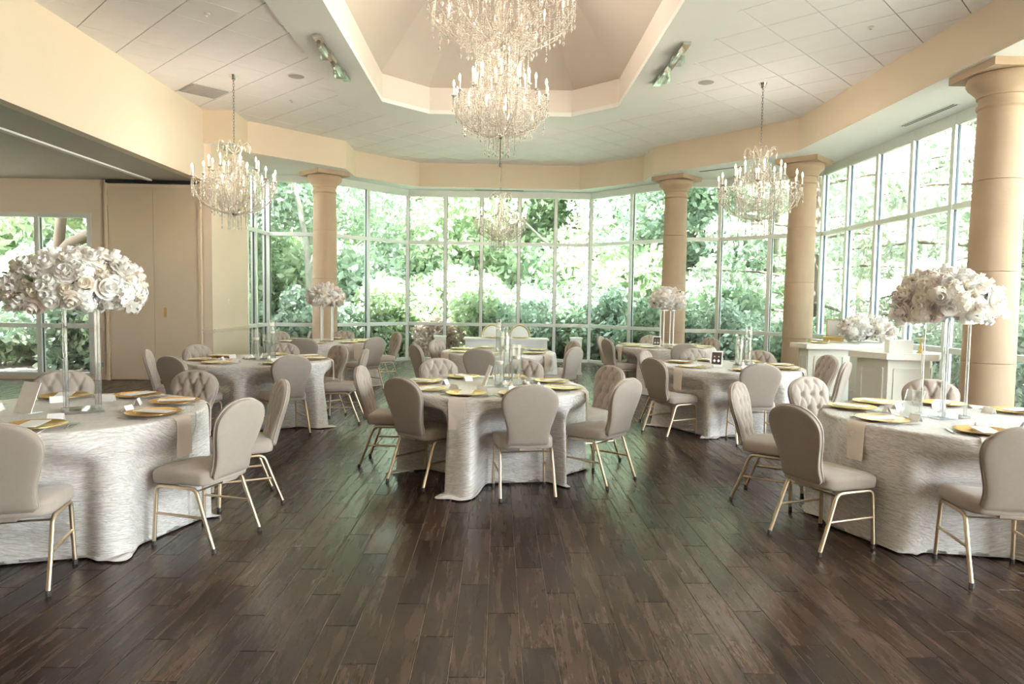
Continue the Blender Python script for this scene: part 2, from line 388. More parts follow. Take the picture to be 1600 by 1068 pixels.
mb.add(v, f); struct('ceiling_soffit', mb, 'soffit_paint', 'smooth white soffit above the curved bank of windows', 'soffit')
struct('roof', MB().box((-2.2, 6.0, 6.75), (18.5, 18.6, .2)).prism([(-7, 15.3), (7, 15.3), (4.6, 15.6), (2.5, 17.6), (-2.5, 17.6), (-4.2, 15.8)], 4.95, 5.0)
       .box((6.65, 5.0, 5.6), (.1, 17, 2.6)).box((-2.2, 15.3, 5.85), (18.0, .1, 1.9)), 'roof_block', 'flat roof slab over the hall', 'roof')

# ------------------------------------------------------------------ walls
WL = -5.1; WY = 12.45
struct('trim_3', MB().box((-5.28, 4.7, (SIDEC+CEIL+.04)/2), (.16, 15.4, CEIL+.04-SIDEC)), 'header_paint', 'deep cream header beam over the side room opening', 'header')
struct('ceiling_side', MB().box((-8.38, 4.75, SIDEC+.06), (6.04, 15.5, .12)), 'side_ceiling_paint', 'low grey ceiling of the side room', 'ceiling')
struct('wall_front', MB().box((-2.2, -3.05, 2.6), (18, .1, 5.4)), 'wall_paint', 'plain cream end wall of the hall', 'wall')
struct('wall_left', MB().box((-11.1, 4.7, 1.8), (.1, 15.6, 3.6)), 'wall_paint', 'plain cream wall of the side room', 'wall')
mb = MB()
mb.box((-9.175, WY+.1, 3.245), (3.85, .2, .59)).box((-6.25, WY+.1, 1.77), (2.0, .2, 3.54)).box((-9.175, WY+.1, .02), (3.85, .2, .06))
mb.box((-5.18, WY+.1, 2.1), (.16, .2, 4.2))
struct('wall_back', mb, 'wall_paint', 'cream wall holding the side room window and folding doors', 'wall')
struct('wall_return', MB().box((WL-.08, (WY+.2+14.2)/2, 2.1), (.16, 14.2-WY-.2, 4.2)) , 'wall_paint', 'short cream return wall with a wall switch beside the windows', 'wall')
# chair rail and baseboards
def rail(name, a, b, nrm, label):
    m_ = MB(); a, b, nn = Vector(a), Vector(b), Vector(nrm)
    for z, w, h_ in ((.925, .045, .022), (.90, .018, .03), (.868, .032, .016)):
        m_.bar(a+nn*w/2+Vector((0, 0, z)), b+nn*w/2+Vector((0, 0, z)), w, h_)
    return struct(name, m_, 'wall_paint', label, 'chair rail')
rail('trim_4', (WL, WY, 0), (WL, 14.2, 0), (1, 0, 0), 'cream chair rail on the return wall with the switch')
rail('trim_5', (-5.30, WY, 0), (-5.08, WY, 0), (0, -1, 0), 'short cream chair rail beside the folding doors near the columns')
rail('trim_6', (-7.25, WY, 0), (-6.97, WY, 0), (0, -1, 0), 'short cream chair rail between side window and folding doors')
struct('baseboard_back', MB().box((-7.1, WY-.008, .05), (.34, .016, .1)), 'wall_paint', 'low cream baseboard beside the side window', 'baseboard')
# folding doors
for k, (x0, x1, lab) in enumerate(((-6.89, -6.115, 'tall cream folding door panel next to the side window'), (-6.105, -5.33, 'tall cream folding door panel with a recessed pull'))):
    d = tag(obj(f'door_{k+1}', MB().box(((x0+x1)/2, WY-.02, 1.72), (x1-x0, .04, 3.40)).mesh('door', 'door_paint')), lab, 'door', None, 'structure')
    if k == 1: obj('recessed_pull', MB().box((-5.92, WY-.043, 1.22), (.05, .006, .17)).box((-5.92, WY-.046, 1.22), (.028, .004, .14)).mesh('recessed_pull', 'antique_gold'), d)
    hx = x0-.012 if k == 0 else x1+.012
    for hz in ((.62, 3.18) if k == 0 else (1.75,)):
        obj('hinge', MB().tube([(hx, WY-.045, hz-.08), (hx, WY-.045, hz+.08)], .014, 8).mesh('hinge', 'door_paint', True), d)
struct('trim_7', MB().box((-6.93, WY-.03, 1.75), (.05, .06, 3.5)).box((-5.30, WY-.03, 1.75), (.05, .06, 3.5)), 'door_paint', 'cream jambs framing the folding doors', 'door jamb')
struct('trim_8', MB().box((-6.1, WY-.05, SIDEC-.035), (1.6, .1, .05)), 'black_slot', 'dark gap above the folding door panels', 'door track')
struct('trim_9', MB().box((-6.12, 4.7, SIDEC-.012), (.07, 15.3, .024)).box((-6.21, 4.7, SIDEC-.006), (.025, 15.3, .012)), 'soffit_paint', 'white partition track running along the side room ceiling', 'ceiling track')
struct('trim_10', MB().box((-9.9, 9.6, SIDEC-.05), (2.4, .25, .1)), 'side_ceiling_paint', 'shallow beam on the side room ceiling', 'beam')

# ------------------------------------------------------------------ windows
WTOP, RAIL1, RAIL2 = 4.05, .915, 2.915
NWIN = [0]
def window(pts, label, z0=.0, ztop=WTOP, rails=(RAIL1, RAIL2), head=SOF, ends=(True, True)):
    """pts: the mullion positions along one straight run, inside face"""
    NWIN[0] += 1; w = tag(obj(f'window_{NWIN[0]}', None), label, 'window', None, 'structure')
    a, b = Vector((*pts[0], 0)), Vector((*pts[-1], 0)); d = (b-a).normalized(); nn = Vector((0, 0, 1)).cross(d)
    def at(p, z): return Vector((p[0], p[1], z))
    FW, FD = .078, .11
    for i, p in enumerate(pts):
        if i == 0 and not ends[0] or i == len(pts)-1 and not ends[1]: continue
        m_ = MB().bar(at(p, z0), at(p, head), FW, FD*1.05, up=nn)
        mo = obj('mullion', m_.mesh('mullion', 'window_frame'), w)
        for s in (-1, 1):
            g = MB().bar(at(p, z0+.06)+d*s*(FW/2+.005)+nn*.0, at(p, ztop)+d*s*(FW/2+.005), .010, .03, up=nn)
            obj('gasket', g.mesh('gasket', 'frame_dark'), mo)
    zs = [z0]+[z for z in rails]+[ztop]
    for z in rails: obj('transom', MB().bar(at(pts[0], z), at(pts[-1], z), FD*.92, .078).mesh('transom', 'window_frame'), w)
    obj('head_frame', MB().bar(at(pts[0], (ztop+head)/2), at(pts[-1], (ztop+head)/2), FD, head-ztop).bar(at(pts[0], ztop-.006), at(pts[-1], ztop-.006), .07, .012).mesh('head_frame', 'window_frame'), w)
    obj('sill', MB().bar(at(pts[0], z0+.035), at(pts[-1], z0+.035), FD, .07).mesh('sill', 'window_frame'), w)
    for i in range(len(pts)-1):
        for k in range(len(zs)-1):
            obj('pane', MB().bar(at(pts[i], (zs[k]+zs[k+1])/2), at(pts[i+1], (zs[k]+zs[k+1])/2), .008, zs[k+1]-zs[k]).mesh('pane', 'window_glass'), w)
    return w
window([(WL-.05, 14.22), (WL-.05, 14.72), (WL-.05, 15.45)], 'narrow window run beside the return wall with the switch')
window([(-5.1, 15.47), (-3.9, 15.47)], 'single bay window pane row beside the forked tree', ends=(True, False))
window([(-3.9, 15.45), (-3.08, 16.33), (-2.25, 17.22)], 'angled window run by the column on the side-room side', ends=(True, False))
window([(-2.25, 17.22), (-1.32, 17.22), (-.43, 17.22), (.50, 17.22), (1.40, 17.22), (2.28, 17.22)], 'five-bay end window wall behind the white sweetheart table')
window([(2.28, 17.22), (3.12, 16.23), (3.95, 15.25)], 'angled window run by the column on the bar side', ends=(False, True))
window([(3.95, 15.2), (4.82, 15.05)], 'single pane row between two columns on the bar side', ends=(False, False))
window([(4.82, 15.05), (5.62, 14.27), (6.35, 13.48)], 'angled window run showing bare conifer boughs', ends=(True, False))
window([(6.35, 13.48-.965*k) for k in range(18)], 'long window wall behind the bar')
window([(-7.25, WY+.05), (-8.17, WY+.05), (-9.1, WY+.05), (-10.05, WY+.05), (-11.0, WY+.05)], 'side room window looking on a dark trunk', .05, 2.88, (.955,), 2.95)

# ------------------------------------------------------------------ columns
def column(x, y, rz, label):
    t = thing('stone_column', label, 'column', (x, y, 0), 0)
    def rad(z): return .268-.036*(z/3.9)**1.6
    js = [0, .90, 1.93, 2.95, 3.72]
    for i in range(4):
        z0, z1 = js[i]+(.004 if i else .18), js[i+1]-.004; k = 6
        prof = [(rad(z0)-.006, z0-.003)]+[(rad(z0+(z1-z0)*q/k), z0+(z1-z0)*q/k) for q in range(k+1)]+[(rad(z1)-.006, z1+.003)]
        obj('drum', MB().lathe(prof, 40).mesh('drum', 'stone', True), t)
    obj('base', MB().lathe([(.31, 0), (.325, .04), (.325, .09), (.30, .12), (.285, .135), (.272, .18)], 40).mesh('base', 'stone', True), t)
    obj('necking', MB().lathe([(.228, 3.715), (.23, 3.74), (.252, 3.755), (.257, 3.775), (.25, 3.795), (.232, 3.80), (.232, 3.87)], 40).mesh('necking', 'stone', True), t)
    obj('echinus', MB().lathe([(.232, 3.87), (.255, 3.875), (.255, 3.90), (.275, 3.93), (.31, 3.965), (.345, 4.0), (.36, 4.03), (.36, 4.075), (.35, 4.10), (.33, 4.11)], 40).mesh('echinus', 'stone', True), t)
    ab = MB().box((0, 0, 4.155), (.76, .76, .088), rz)
    obj('abacus', ab.mesh('abacus', 'stone'), t)
    return t
column(-3.745, 15.02, PI/4, 'tan stone column with flared capital beside the forked tree, near the switch wall')
column(3.775, 14.85, PI/4, 'tan stone column with flared capital behind the photo-card flower table')
column(5.63, 12.85, PI/4, 'tan stone column with flared capital at the far end of the bar')
column(5.63, 7.78, 0, 'massive tan stone column standing closest beside the large flower table and bar')

# ------------------------------------------------------------------ chairs
def chair_proto():
    root = obj('banquet_chair', None)
    # backrest: rounded spoon outline, tufted front, plain back
    NU, NV, TILT = 41, 48, math.atan2(.115, .47)
    def hw(v):
        q = min(1, max(0, (v-.16)/.56)); w = .160+.007*max(0, 1-v/.22)**2+.056*(3*q*q-2*q**3)
        if v > .70: w *= math.sqrt(max(0, 1-((v-.70)/.305)**2.3))
        if v < .05: w -= .02*(1-v/.05)**2
        return max(w, .02)
    BT = [(r, c) for r in range(5) for c in range(-3, 4)]
    def pt(z, y, x):       # tilt about the lower edge
        return (x, -.165+y*math.cos(TILT)-z*math.sin(TILT), .425+z*math.cos(TILT)+y*math.sin(TILT))
    HB = .485
    def front(u, v):
        x = u*hw(v); z = v*HB
        edge = 1-abs(u)**5; ev = 1-abs(2*v-1)**9
        t = .012+.040*math.sqrt(max(0, edge*ev))
        # diamond tufting
        px, pz = x/.105, (z-.10)/.115
        d = 9
        for r_ in range(-1, 5):
            for c_ in range(-3, 4):
                cx = c_+(.5 if r_ % 2 else 0)
                if abs(cx) > 1.2: continue
                d = min(d, math.hypot(px-cx, (pz-r_)*1.05))
        s1 = abs(((px+pz*.5) % 1.0)-.5); s2 = abs(((px-pz*.5) % 1.0)-.5)
        crease = max(math.exp(-((.5-s1)/.09)**2), math.exp(-((.5-s2)/.09)**2))
        inn = max(0, min(1, (1-abs(u))*3.2))*max(0, min(1, min(v, 1-v)*7))
        t -= inn*(.026*math.exp(-(d/.20)**2)+.012*crease)
        return pt(z, t-.004*0, x)
    def back(u, v):
        x = u*hw(v); z = v*HB; e = math.sqrt(max(0, (1-abs(u)**4)*(1-abs(2*v-1)**8)))
        return pt(z, -.012-.014*e, x)
    us = [math.sin((i/(NU-1)*2-1)*PI/2)*.35+(i/(NU-1)*2-1)*.65 for i in range(NU)]; vs = [(j/(NV-1))**1.0 for j in range(NV)]
    vs = [1-(1-x)**1.35 for x in vs]
    grid = [[j*NU+i for i in range(NU)] for j in range(NV)]
    V = [front(u, v) for v in vs for u in us]
    F = [(grid[j][i], grid[j][i+1], grid[j+1][i+1], grid[j+1][i]) for j in range(NV-1) for i in range(NU-1)]
    F = [q[::-1] for q in F]
    tp = MB().add(V, F)
    rim = [(0, i) for i in range(NU)]+[(j, NU-1) for j in range(1, NV)]+[(NV-1, i) for i in range(NU-2, -1, -1)]+[(j, 0) for j in range(NV-2, 0, -1)]
    V2 = [back(u, v) for v in vs for u in us]
    bk = MB().add(V2, [(grid[j][i], grid[j][i+1], grid[j+1][i+1], grid[j+1][i]) for j in range(NV-1) for i in range(NU-1)])
    # side band joining back to front
    A = [V2[j*NU+i] for j, i in rim]; B = [V[j*NU+i] for j, i in rim]; n_ = len(rim)
    bk.add(A+B, [((k+1) % n_, k, n_+k, n_+(k+1) % n_) for k in range(n_)])
    br = obj('backrest', bk.mesh('backrest', 'fabric', True, 1.2), root)
    obj('tufted_panel', tp.mesh('tufted_panel', 'fabric_front', True, 1.4), br)
    path = [tuple(a*.5+b*.5 for a, b in zip(A[k], B[k])) for k in range(n_)]
    obj('piping', MB().tube(B+[B[0]], .005, 6).mesh('piping', 'fabric_front', True), br)
    # seat cushion
    st = MB(); n1 = 40; prof = [(.90, .385), (.985, .392), (1.0, .41), (1.0, .445), (.985, .462), (.94, .474), (.80, .482), (.5, .486), (0.01, .487)]
    def sq(a):
        c, s_ = math.cos(a), math.sin(a); e = .38
        return (abs(c)**e*(1 if c > 0 else -1), abs(s_)**e*(1 if s_ > 0 else -1))
    vv = []
    for k_, z in prof:
        for i in range(n1):
            a = 2*PI*i/n1; c, s_ = sq(a); wx = .222+.012*s_
            vv.append((c*wx*k_, .045+s_*.213*k_, z-(.012*(s_ > .6)*(1-k_*.2) if z > .45 else 0)))
    ff = [(i*n1+k, i*n1+(k+1) % n1, (i+1)*n1+(k+1) % n1, (i+1)*n1+k) for i in range(len(prof)-1) for k in range(n1)]+[tuple(range(n1-1, -1, -1)), tuple((len(prof)-1)*n1+k for k in range(n1))]
    obj('seat', st.add(vv, ff).mesh('seat', 'fabric_front', True, 1.2), root)
    # frame
    for s in (-1, 1):
        X = s*.205; XF = s*.215
        fl = [(X, .10, .372), (X, .165, .372)]+[(X, .165+.04*math.sin(a), .332+.04*math.cos(a)) for a in (PI/8, PI/4, 3*PI/8, PI/2)]+[(X+(XF-X)*.5, .213, .17), (XF, .22, .012)]
        rl = [(X, .10, .372), (X, -.05, .372)]+[(X, -.05-.05*math.sin(a), .322+.05*math.cos(a)) for a in (PI/8, PI/4, 3*PI/8)]+[(X+(XF-X)*.5, -.148, .20), (XF, -.22, .012)]
        for path, nm in ((fl, 'leg'), (rl, 'leg')):
            lg = obj('leg', MB().tube(path, .0125, 8).mesh('leg', 'champagne_metal', True, 1.0), root)
            e = path[-1]; obj('foot_cap', MB().tube([(e[0], e[1], .028), (e[0], e[1], 0)], .0145, 8).mesh('foot_cap', 'rubber', True), lg)
        obj('side_stretcher', MB().tube([(X+s*.004, .215, .20), (X+s*.004, -.150, .20)], .009, 8).mesh('side_stretcher', 'champagne_metal', True), root)
    for yy, zz in ((-.075, .352), (.12, .362)): obj('cross_rod', MB().tube([(-.205, yy, zz), (.205, yy, zz)], .006, 6).mesh('cross_rod', 'champagne_metal', True), root)
    obj('back_bracket', MB().box((0, -.150, .408), (.13, .03, .05)).box((0, -.10, .383), (.13, .12, .012)).mesh('back_bracket', 'fabric'), root)
    return root
proto = chair_proto(); used = [False]
TAB = dict(C=(-.05, 6.12), ML=(-2.88, 8.4), MR=(2.87, 8.38), BC=(.02, 10.25), BL=(-3.0, 12.1), BR=(2.93, 12.0), L=(-2.82, 4.55), R=(3.18, 4.68))
PHR = dict(C='the candle table between large flower tables', ML='the candle table near the folding doors', MR='the candle table near the bar',
           BC='the table before the sweetheart table', BL='the flower table near the switch wall', BR='the flower table with a photo card',
           L='the large flower table with blank card', R='the large flower table by massive column')
DIRN = ['bar', 'bar-and-window', 'window', 'side-room-and-window', 'side-room', 'side-room-and-floor', 'open-floor', 'bar-and-floor']
def side_of(k, x, y):
    a = math.degrees(math.atan2(y-TAB[k][1], x-TAB[k][0])) % 360
    return f'on the {DIRN[int((a+22.5)//45) % 8]} side of '+PHR[k]
CH = dict(
 C=[(-.60, 5.74, .65, .76), (.22, 5.40, -.14, .99), (.895, 5.84, -.735, .68), (-1.01, 6.40, 1, -.05), (-.52, 7.10), (.23, 7.17), (.90, 6.65)],
 L=[(-2.526, 3.61, -.275, .96), (-1.815, 4.33, -.953, .302), (-1.87, 5.16, -.88, -.47), (-2.6, 5.6), (-3.41, 5.47)],
 R=[(2.855, 3.81, .168, .986), (2.11, 4.355, .94, .34), (2.14, 5.32, .82, -.57), (2.8, 5.7), (3.65, 5.65)],
 ML=[(-3.78, 8.08), (-3.31, 7.51), (-3.64, 8.81), (-2.37, 7.69), (-2.92, 9.25), (-1.90, 8.56, -1, -.05), (-2.29, 9.02)],
 MR=[(2.01, 7.92, .89, .45), (2.15, 8.84), (2.76, 9.23), (3.4, 9.07), (2.81, 7.47), (3.9, 8.52), (3.69, 7.75)],
 BL=[(-3.74, 12.52), (-3.01, 11.01), (-2.95, 12.95), (-2.18, 11.39), (-2.09, 12.7)],
 BC=[(-.92, 9.71), (-.73, 10.66), (-.19, 9.19), (.86, 9.6), (.96, 10.68)],
 BR=[(2.11, 11.76), (2.11, 12.38), (2.93, 12.86), (2.92, 10.91), (3.7, 12.45)])
CHF = {}
for k, lst in CH.items():
    CHF[k] = []
    for c in lst:
        x, y = c[:2]; f = Vector(c[2:]) if len(c) > 2 else Vector((TAB[k][0]-x, TAB[k][1]-y)); f.normalize()
        CHF[k].append((x, y, f.x, f.y))
        o = proto if not used[0] else copy_tree(proto); used[0] = True
        o.location = (x, y, 0); o.rotation_euler = (0, 0, math.atan2(f.y, f.x)-PI/2)
        tag(o, 'taupe tufted chair '+side_of(k, x, y), 'chair', 'chairs at '+PHR[k])

# ------------------------------------------------------------------ tables with floor-length cloths
TR, TZ = .84, .765
def table_top(k):
    x, y = TAB[k]; t = thing('banquet_table', 'round folding table under the cloth of '+PHR[k], 'table', (x, y, 0), 0, 'round banquet tables')
    obj('tabletop', MB().lathe([(TR-.02, .73), (TR-.005, .735), (TR-.005, .755), (TR-.02, .76)], 48).mesh('tabletop', 'dark_wood', True), t)
    for a in (45, 135, 225, 315):
        r = .46; c, s = math.cos(math.radians(a)), math.sin(math.radians(a))
        obj('leg', MB().tube([(r*c, r*s, .73), (r*c, r*s, 0)], .022, 8).mesh('leg', 'dark_wood', True), t)
def tablecloth(k, seed):
    rg = random.Random(seed); cx, cyy = TAB[k]; NS, NT = 240, 34
    waves = [(rg.choice((5, 7, 8, 9, 11)), rg.uniform(0, 6.28), rg.uniform(.5, 1)) for _ in range(3)]+[(rg.choice((13, 15, 17, 19)), rg.uniform(0, 6.28), rg.uniform(.25, .5)) for _ in range(3)]
    pw = [(rg.choice((9, 14, 21, 33)), rg.uniform(0, 6.28), rg.uniform(.3, 1)) for _ in range(4)]
    rows = [(0.02, TZ), (.25, TZ), (.5, TZ), (.7, TZ), (.80, TZ), (TR-.012, TZ), (TR, TZ-.004), (TR+.006, TZ-.014)]
    V, UV = [], []
    plen = 0; last = None
    allr = [('top', r, z) for r, z in rows]+[('sk', j/NT, 0) for j in range(1, NT+1)]+[('pool', j/4, 0) for j in range(1, 5)]
    for kind, p, q in allr:
        for i in range(NS):
            a = 2*PI*i/NS
            if kind == 'top': r, z = p, q; L = p
            else:
                f = sum(w*math.cos(n*a+ph) for n, ph, w in waves)/2.2
                f = f+.35*abs(f)
                t = p if kind == 'sk' else 1
                z = (TZ-.014)*(1-t)+.012
                r = TR+.006+.035*t+(.006+.058*t**.75)*f
                L = TR+t*.75
                if kind == 'pool':
                    g = sum(w*math.sin(n*a+ph) for n, ph, w in pw)/2
                    ext = .05+.05*g+.03*math.cos(3*a+seed)
                    r += max(.012, ext)*p; z = .010+.020*math.sin(p*PI)*(.6+.6*math.cos(23*a+ph_(seed)))*(1 if ext > .03 else .3); L += .08*p
                    z = max(z, .004)
            x, y = cx+r*math.cos(a), cyy+r*math.sin(a)
            if kind != 'top' and z < .70:
                wz = 1 if z < .52 else (.70-z)/.18
                wz = wz*wz*(3-2*wz)
                for hx, hy, fx, fy in CHF[k]:
                    dx, dy = x-hx, y-hy; ly = dx*fx+dy*fy; lx = -dx*fy+dy*fx
                    if abs(lx) < .44 and ly < .285 and ly > -.6:
                        wl = 1 if abs(lx) < .24 else (.44-abs(lx))/.20
                        wl = wl*wl*(3-2*wl); sft = (.285-ly)*wl*wz; x += fx*sft; y += fy*sft
            V.append((x-cx, y-cyy, z)); UV.append((a*.9+.3*L, L+.05*math.sin(3*a+seed)+.03*math.sin(7*a)+.12*math.sin(a+seed)))
    NR = len(allr); F = [(j*NS+i, (j+1)*NS+i, (j+1)*NS+(i+1) % NS, j*NS+(i+1) % NS) for j in range(NR-1) for i in range(NS)]+[tuple(range(NS))]
    me = bpy.data.meshes.new('tablecloth'); me.from_pydata(V, [], F); me.materials.append(MATS['crinkle_cloth'])
    me.polygons.foreach_set('use_smooth', [True]*len(me.polygons))
    ul = me.uv_layers.new(name='UVMap'); li = np.zeros(len(me.loops), np.int32); me.loops.foreach_get('vertex_index', li)
    U = np.array(UV, np.float32)[li]
    ul.data.foreach_set('uv', U.ravel())
    o = tag(obj('tablecloth', me, None, (cx, cyy, 0)), 'crinkled champagne cloth on '+PHR[k], 'tablecloth', 'crinkled champagne tablecloths')
def ph_(s): return s*1.7
for i, k in enumerate(TAB): table_top(k); tablecloth(k, 11+i)

# ------------------------------------------------------------------ place settings
cm = MB().lathe([(.001, .003), (.10, .003), (.112, .005), (.158, .014), (.166, .016), (.166, .019), (.158, .0175), (.112, .0085), (.10, .0065), (.001, .0065)], 40).mesh('charger_plate', 'gold', True, .9)
menu = MB().box((0, 0, .0015), (.105, .235, .003)).mesh('menu_card', 'paper')
tent = MB().add([(-.045, -.022, 0), (.045, -.022, 0), (.045, 0, .045), (-.045, 0, .045), (-.045, .022, 0), (.045, .022, 0), (-.045, -.0205, 0), (.045, -.0205, 0), (.045, 0, .0435), (-.045, 0, .0435), (-.045, .0205, 0), (.045, .0205, 0)],
                [(0, 1, 2, 3), (3, 2, 5, 4), (7, 6, 9, 8), (8, 9, 10, 11), (0, 3, 9, 6), (3, 4, 10, 9), (2, 1, 7, 8), (5, 2, 8, 11)]).mesh('place_card', 'paper')
fk = MB().box((0, -.04, .003), (.006, .11, .003)).box((0, .03, .004), (.02, .035, .003))
for q in (-.008, -.0027, .0027, .008): fk.box((q, .07, .004), (.003, .05, .002))
fork = fk.mesh('fork', 'steel')
knife = MB().box((0, -.06, .003), (.012, .09, .006)).prism([(-.008, -.015), (.008, -.015), (.009, .07), (.002, .105), (-.007, .09)], .002, .004).mesh('table_knife', 'steel')
nk = MB(); Ln = [(-.10, .0), (.16, .0), (.20, -.003), (.213, -.02), (.217, -.06), (.219, -.14), (.219, -.245)]
for w_, th in ((.15, .004),):
    vv = []
    for i, (yy, zz) in enumerate(Ln):
        for xx in (-w_/2, -w_/6, w_/6, w_/2):
            wob = .004*math.sin(xx*60+i) if i > 3 else 0
            vv += [(xx*(1-.02*i), yy+wob+(th if i > 2 else 0), zz+(th if i <= 2 else 0)), (xx*(1-.02*i), yy+wob, zz)]
    ff = []
    for i in range(len(Ln)-1):
        for j in range(3):
            a = i*8+j*2; ff += [(a, a+2, a+10, a+8), (a+1, a+9, a+11, a+3)]
        ff += [(i*8, i*8+8, i*8+9, i*8+1), (i*8+6, i*8+7, i*8+15, i*8+14)]
    ff += [(0, 1, 3, 2), (2, 3, 5, 4), (4, 5, 7, 6)]; e = (len(Ln)-1)*8; ff += [(e+0, e+2, e+3, e+1), (e+2, e+4, e+5, e+3), (e+4, e+6, e+7, e+5)]
    nk.add(vv, ff)
nkm = nk.mesh('napkin', 'napkin_cloth', True, .9)
def seats(k):
    cx, cyy = TAB[k]; an = sorted(math.degrees(math.atan2(y-cyy, x-cx)) % 360 for x, y, _, _ in CHF[k]); out = []
    for i, a in enumerate(an):
        b = an[(i+1) % len(an)]+(360 if i == len(an)-1 else 0); out.append(a); m = int(round((b-a)/48.))
        for j in range(1, m): out.append(a+(b-a)*j/m)
    return [math.radians(a) for a in out]
rg = random.Random(5)
for k in TAB:
    cx, cyy = TAB[k]; near = k in 'C L R'.split(); mid = k in ('ML', 'MR')
    for a in seats(k):
        px, py = cx+.645*math.cos(a), cyy+.645*math.sin(a); z = TZ+.001; rz = a-PI/2
        q = project((px, py, z))
        if q[0] < -60 or q[0] > 1660: continue
        ph = PHR[k]
        tag(obj('napkin', nkm, None, (px, py, z), rz), 'blush draped napkin '+side_of(k, px, py), 'napkin', 'napkins on '+ph)
        tag(obj('charger_plate', cm, None, (px, py, z+.005), rz), 'gold charger plate '+side_of(k, px, py), 'plate', 'gold chargers on '+ph)
        tag(obj('menu_card', menu, None, (px+.01*math.cos(a), py+.01*math.sin(a), z+.0255), rz+rg.uniform(-.25, .25)), 'white menu card '+side_of(k, px, py), 'menu card', 'menu cards on '+ph)
        bx, by = cx+.42*math.cos(a+.12), cyy+.42*math.sin(a+.12)
        if near or mid: tag(obj('place_card', tent, None, (bx, by, z), rz+PI+rg.uniform(-.3, .3)), 'white tent card '+side_of(k, px, py), 'place card', 'place cards on '+ph)
        for off, me, nm, lb in ((-.30, fork, 'fork', 'steel fork'), (-.265, fork, 'fork', 'steel fork'), (.275, knife, 'table_knife', 'steel knife')):
            if not (near or mid): break
            aa = a-off; fx, fy = cx+.66*math.cos(aa), cyy+.66*math.sin(aa)
            tag(obj(nm, me, None, (fx, fy, z+.001), a+PI/2), lb+' '+side_of(k, px, py), 'cutlery', lb.split()[1]+' cutlery on '+ph)

# ------------------------------------------------------------------ table numbers and photo cards
def sign(k, x, y, rz, w, h_, m, label, photo=False, lean=.35, mat2=None):
    t = thing('table_sign', label, 'sign', (x, y, TZ+.001), rz)
    up = Vector((0, math.sin(lean), math.cos(lean)))
    b = MB().bar(Vector((0, 0, .004)), Vector((0, 0, .004))+up*h_, w, .005, up=(0, 1, 0)); obj('card', b.mesh('card', m), t)
    obj('foot', MB().box((0, .035, .003), (w*.9, .09, .004)).mesh('foot', mat2 or m), t)
    if photo:
        nrm = Vector((0, -math.cos(lean), math.sin(lean))); c0 = Vector((0, 0, .004))+nrm*.0045
        ph = obj('photo', MB().bar(c0+up*.03, c0+up*(h_-.02), w*.8, .002, up=(0, 1, 0)).mesh('photo', 'photo_dark'), t)
        for sx in (-.18, .16):
            for zz, rr in ((.62, .011), (.36, .018)):
                c = c0+nrm*.002+up*h_*zz+Vector((sx*w, 0, 0))
                obj('figure', MB().octa((c.x, c.y, c.z), rr, rr*1.3).mesh('figure', 'skin_tone' if zz > .5 else 'paper'), ph)
sign('L', -3.02, 4.42, math.radians(-25), .17, .20, 'paper', 'blank white table card leaning beside a tall flower stand')
sign('R', 2.80, 4.60, math.radians(-68), .13, .20, 'acrylic', 'clear acrylic table sign beside the tall flower stand near the massive column')
sign('C', -.12, 6.10, math.radians(-78), .13, .19, 'paper', 'white table card standing beside the glass candle cylinders')
sign('MR', 2.62, 8.18, math.radians(-25), .14, .20, 'paper', 'photo table card showing two people at the candle table beside the bar', True)
sign('BR', 2.72, 11.75, math.radians(-22), .14, .19, 'paper', 'photo table card on the small flower table near the bar-side column', True)
sign('BL', -3.27, 11.86, math.radians(-60), .14, .19, 'paper', 'white table card on the small flower table near the switch wall')

# ------------------------------------------------------------------ glass candle cylinders
def vase_meshes(h_, r=.046):
    g = MB().lathe([(.001, .0), (r, .0), (r, h_), (r-.003, h_), (r-.003, .008), (.001, .008)], 28).mesh('glass_wall', 'vase_glass', True, .9)
    w = MB().lathe([(.001, .009), (r-.004, .009), (r-.004, h_*.68), (.001, h_*.68)], 28).mesh('water', 'vase_glass', True, .9)
    c = MB().lathe([(.001, h_*.68-.012), (r*.6, h_*.68-.010), (r*.8, h_*.68+.012), (r*.78, h_*.68+.02), (.001, h_*.68+.021)], 24).mesh('floating_candle', 'wax', True, .9)
    return g, w, c
VM = {h_: vase_meshes(h_) for h_ in (.30, .37, .48)}
def vase(x, y, h_, label, group):
    t = thing('candle_vase', label, 'vase', (x, y, TZ+.001), 0, group)
    for nm, me in zip(('glass_wall', 'water', 'floating_candle'), VM[h_]): obj(nm, me, t)
for k, ofs in dict(C=((.02, -.02, .30), (.07, .13, .48), (.17, .0, .37)), ML=((-.02, -.06, .37), (.14, .02, .48), (.05, .10, .30)), MR=((.10, .0, .37), (.22, .04, .48), (.14, .14, .30)), BC=((.0, .0, .48), (.1, .06, .37), (.06, -.09, .30))).items():
    for dx, dy, h_ in ofs:
        sz = {.30: 'short', .37: 'medium', .48: 'tall'}[h_]
        vase(TAB[k][0]+dx+.05*(k == 'C'), TAB[k][1]+dy, h_, f'{sz} glass floating-candle cylinder on '+PHR[k], 'candle cylinders on '+PHR[k])

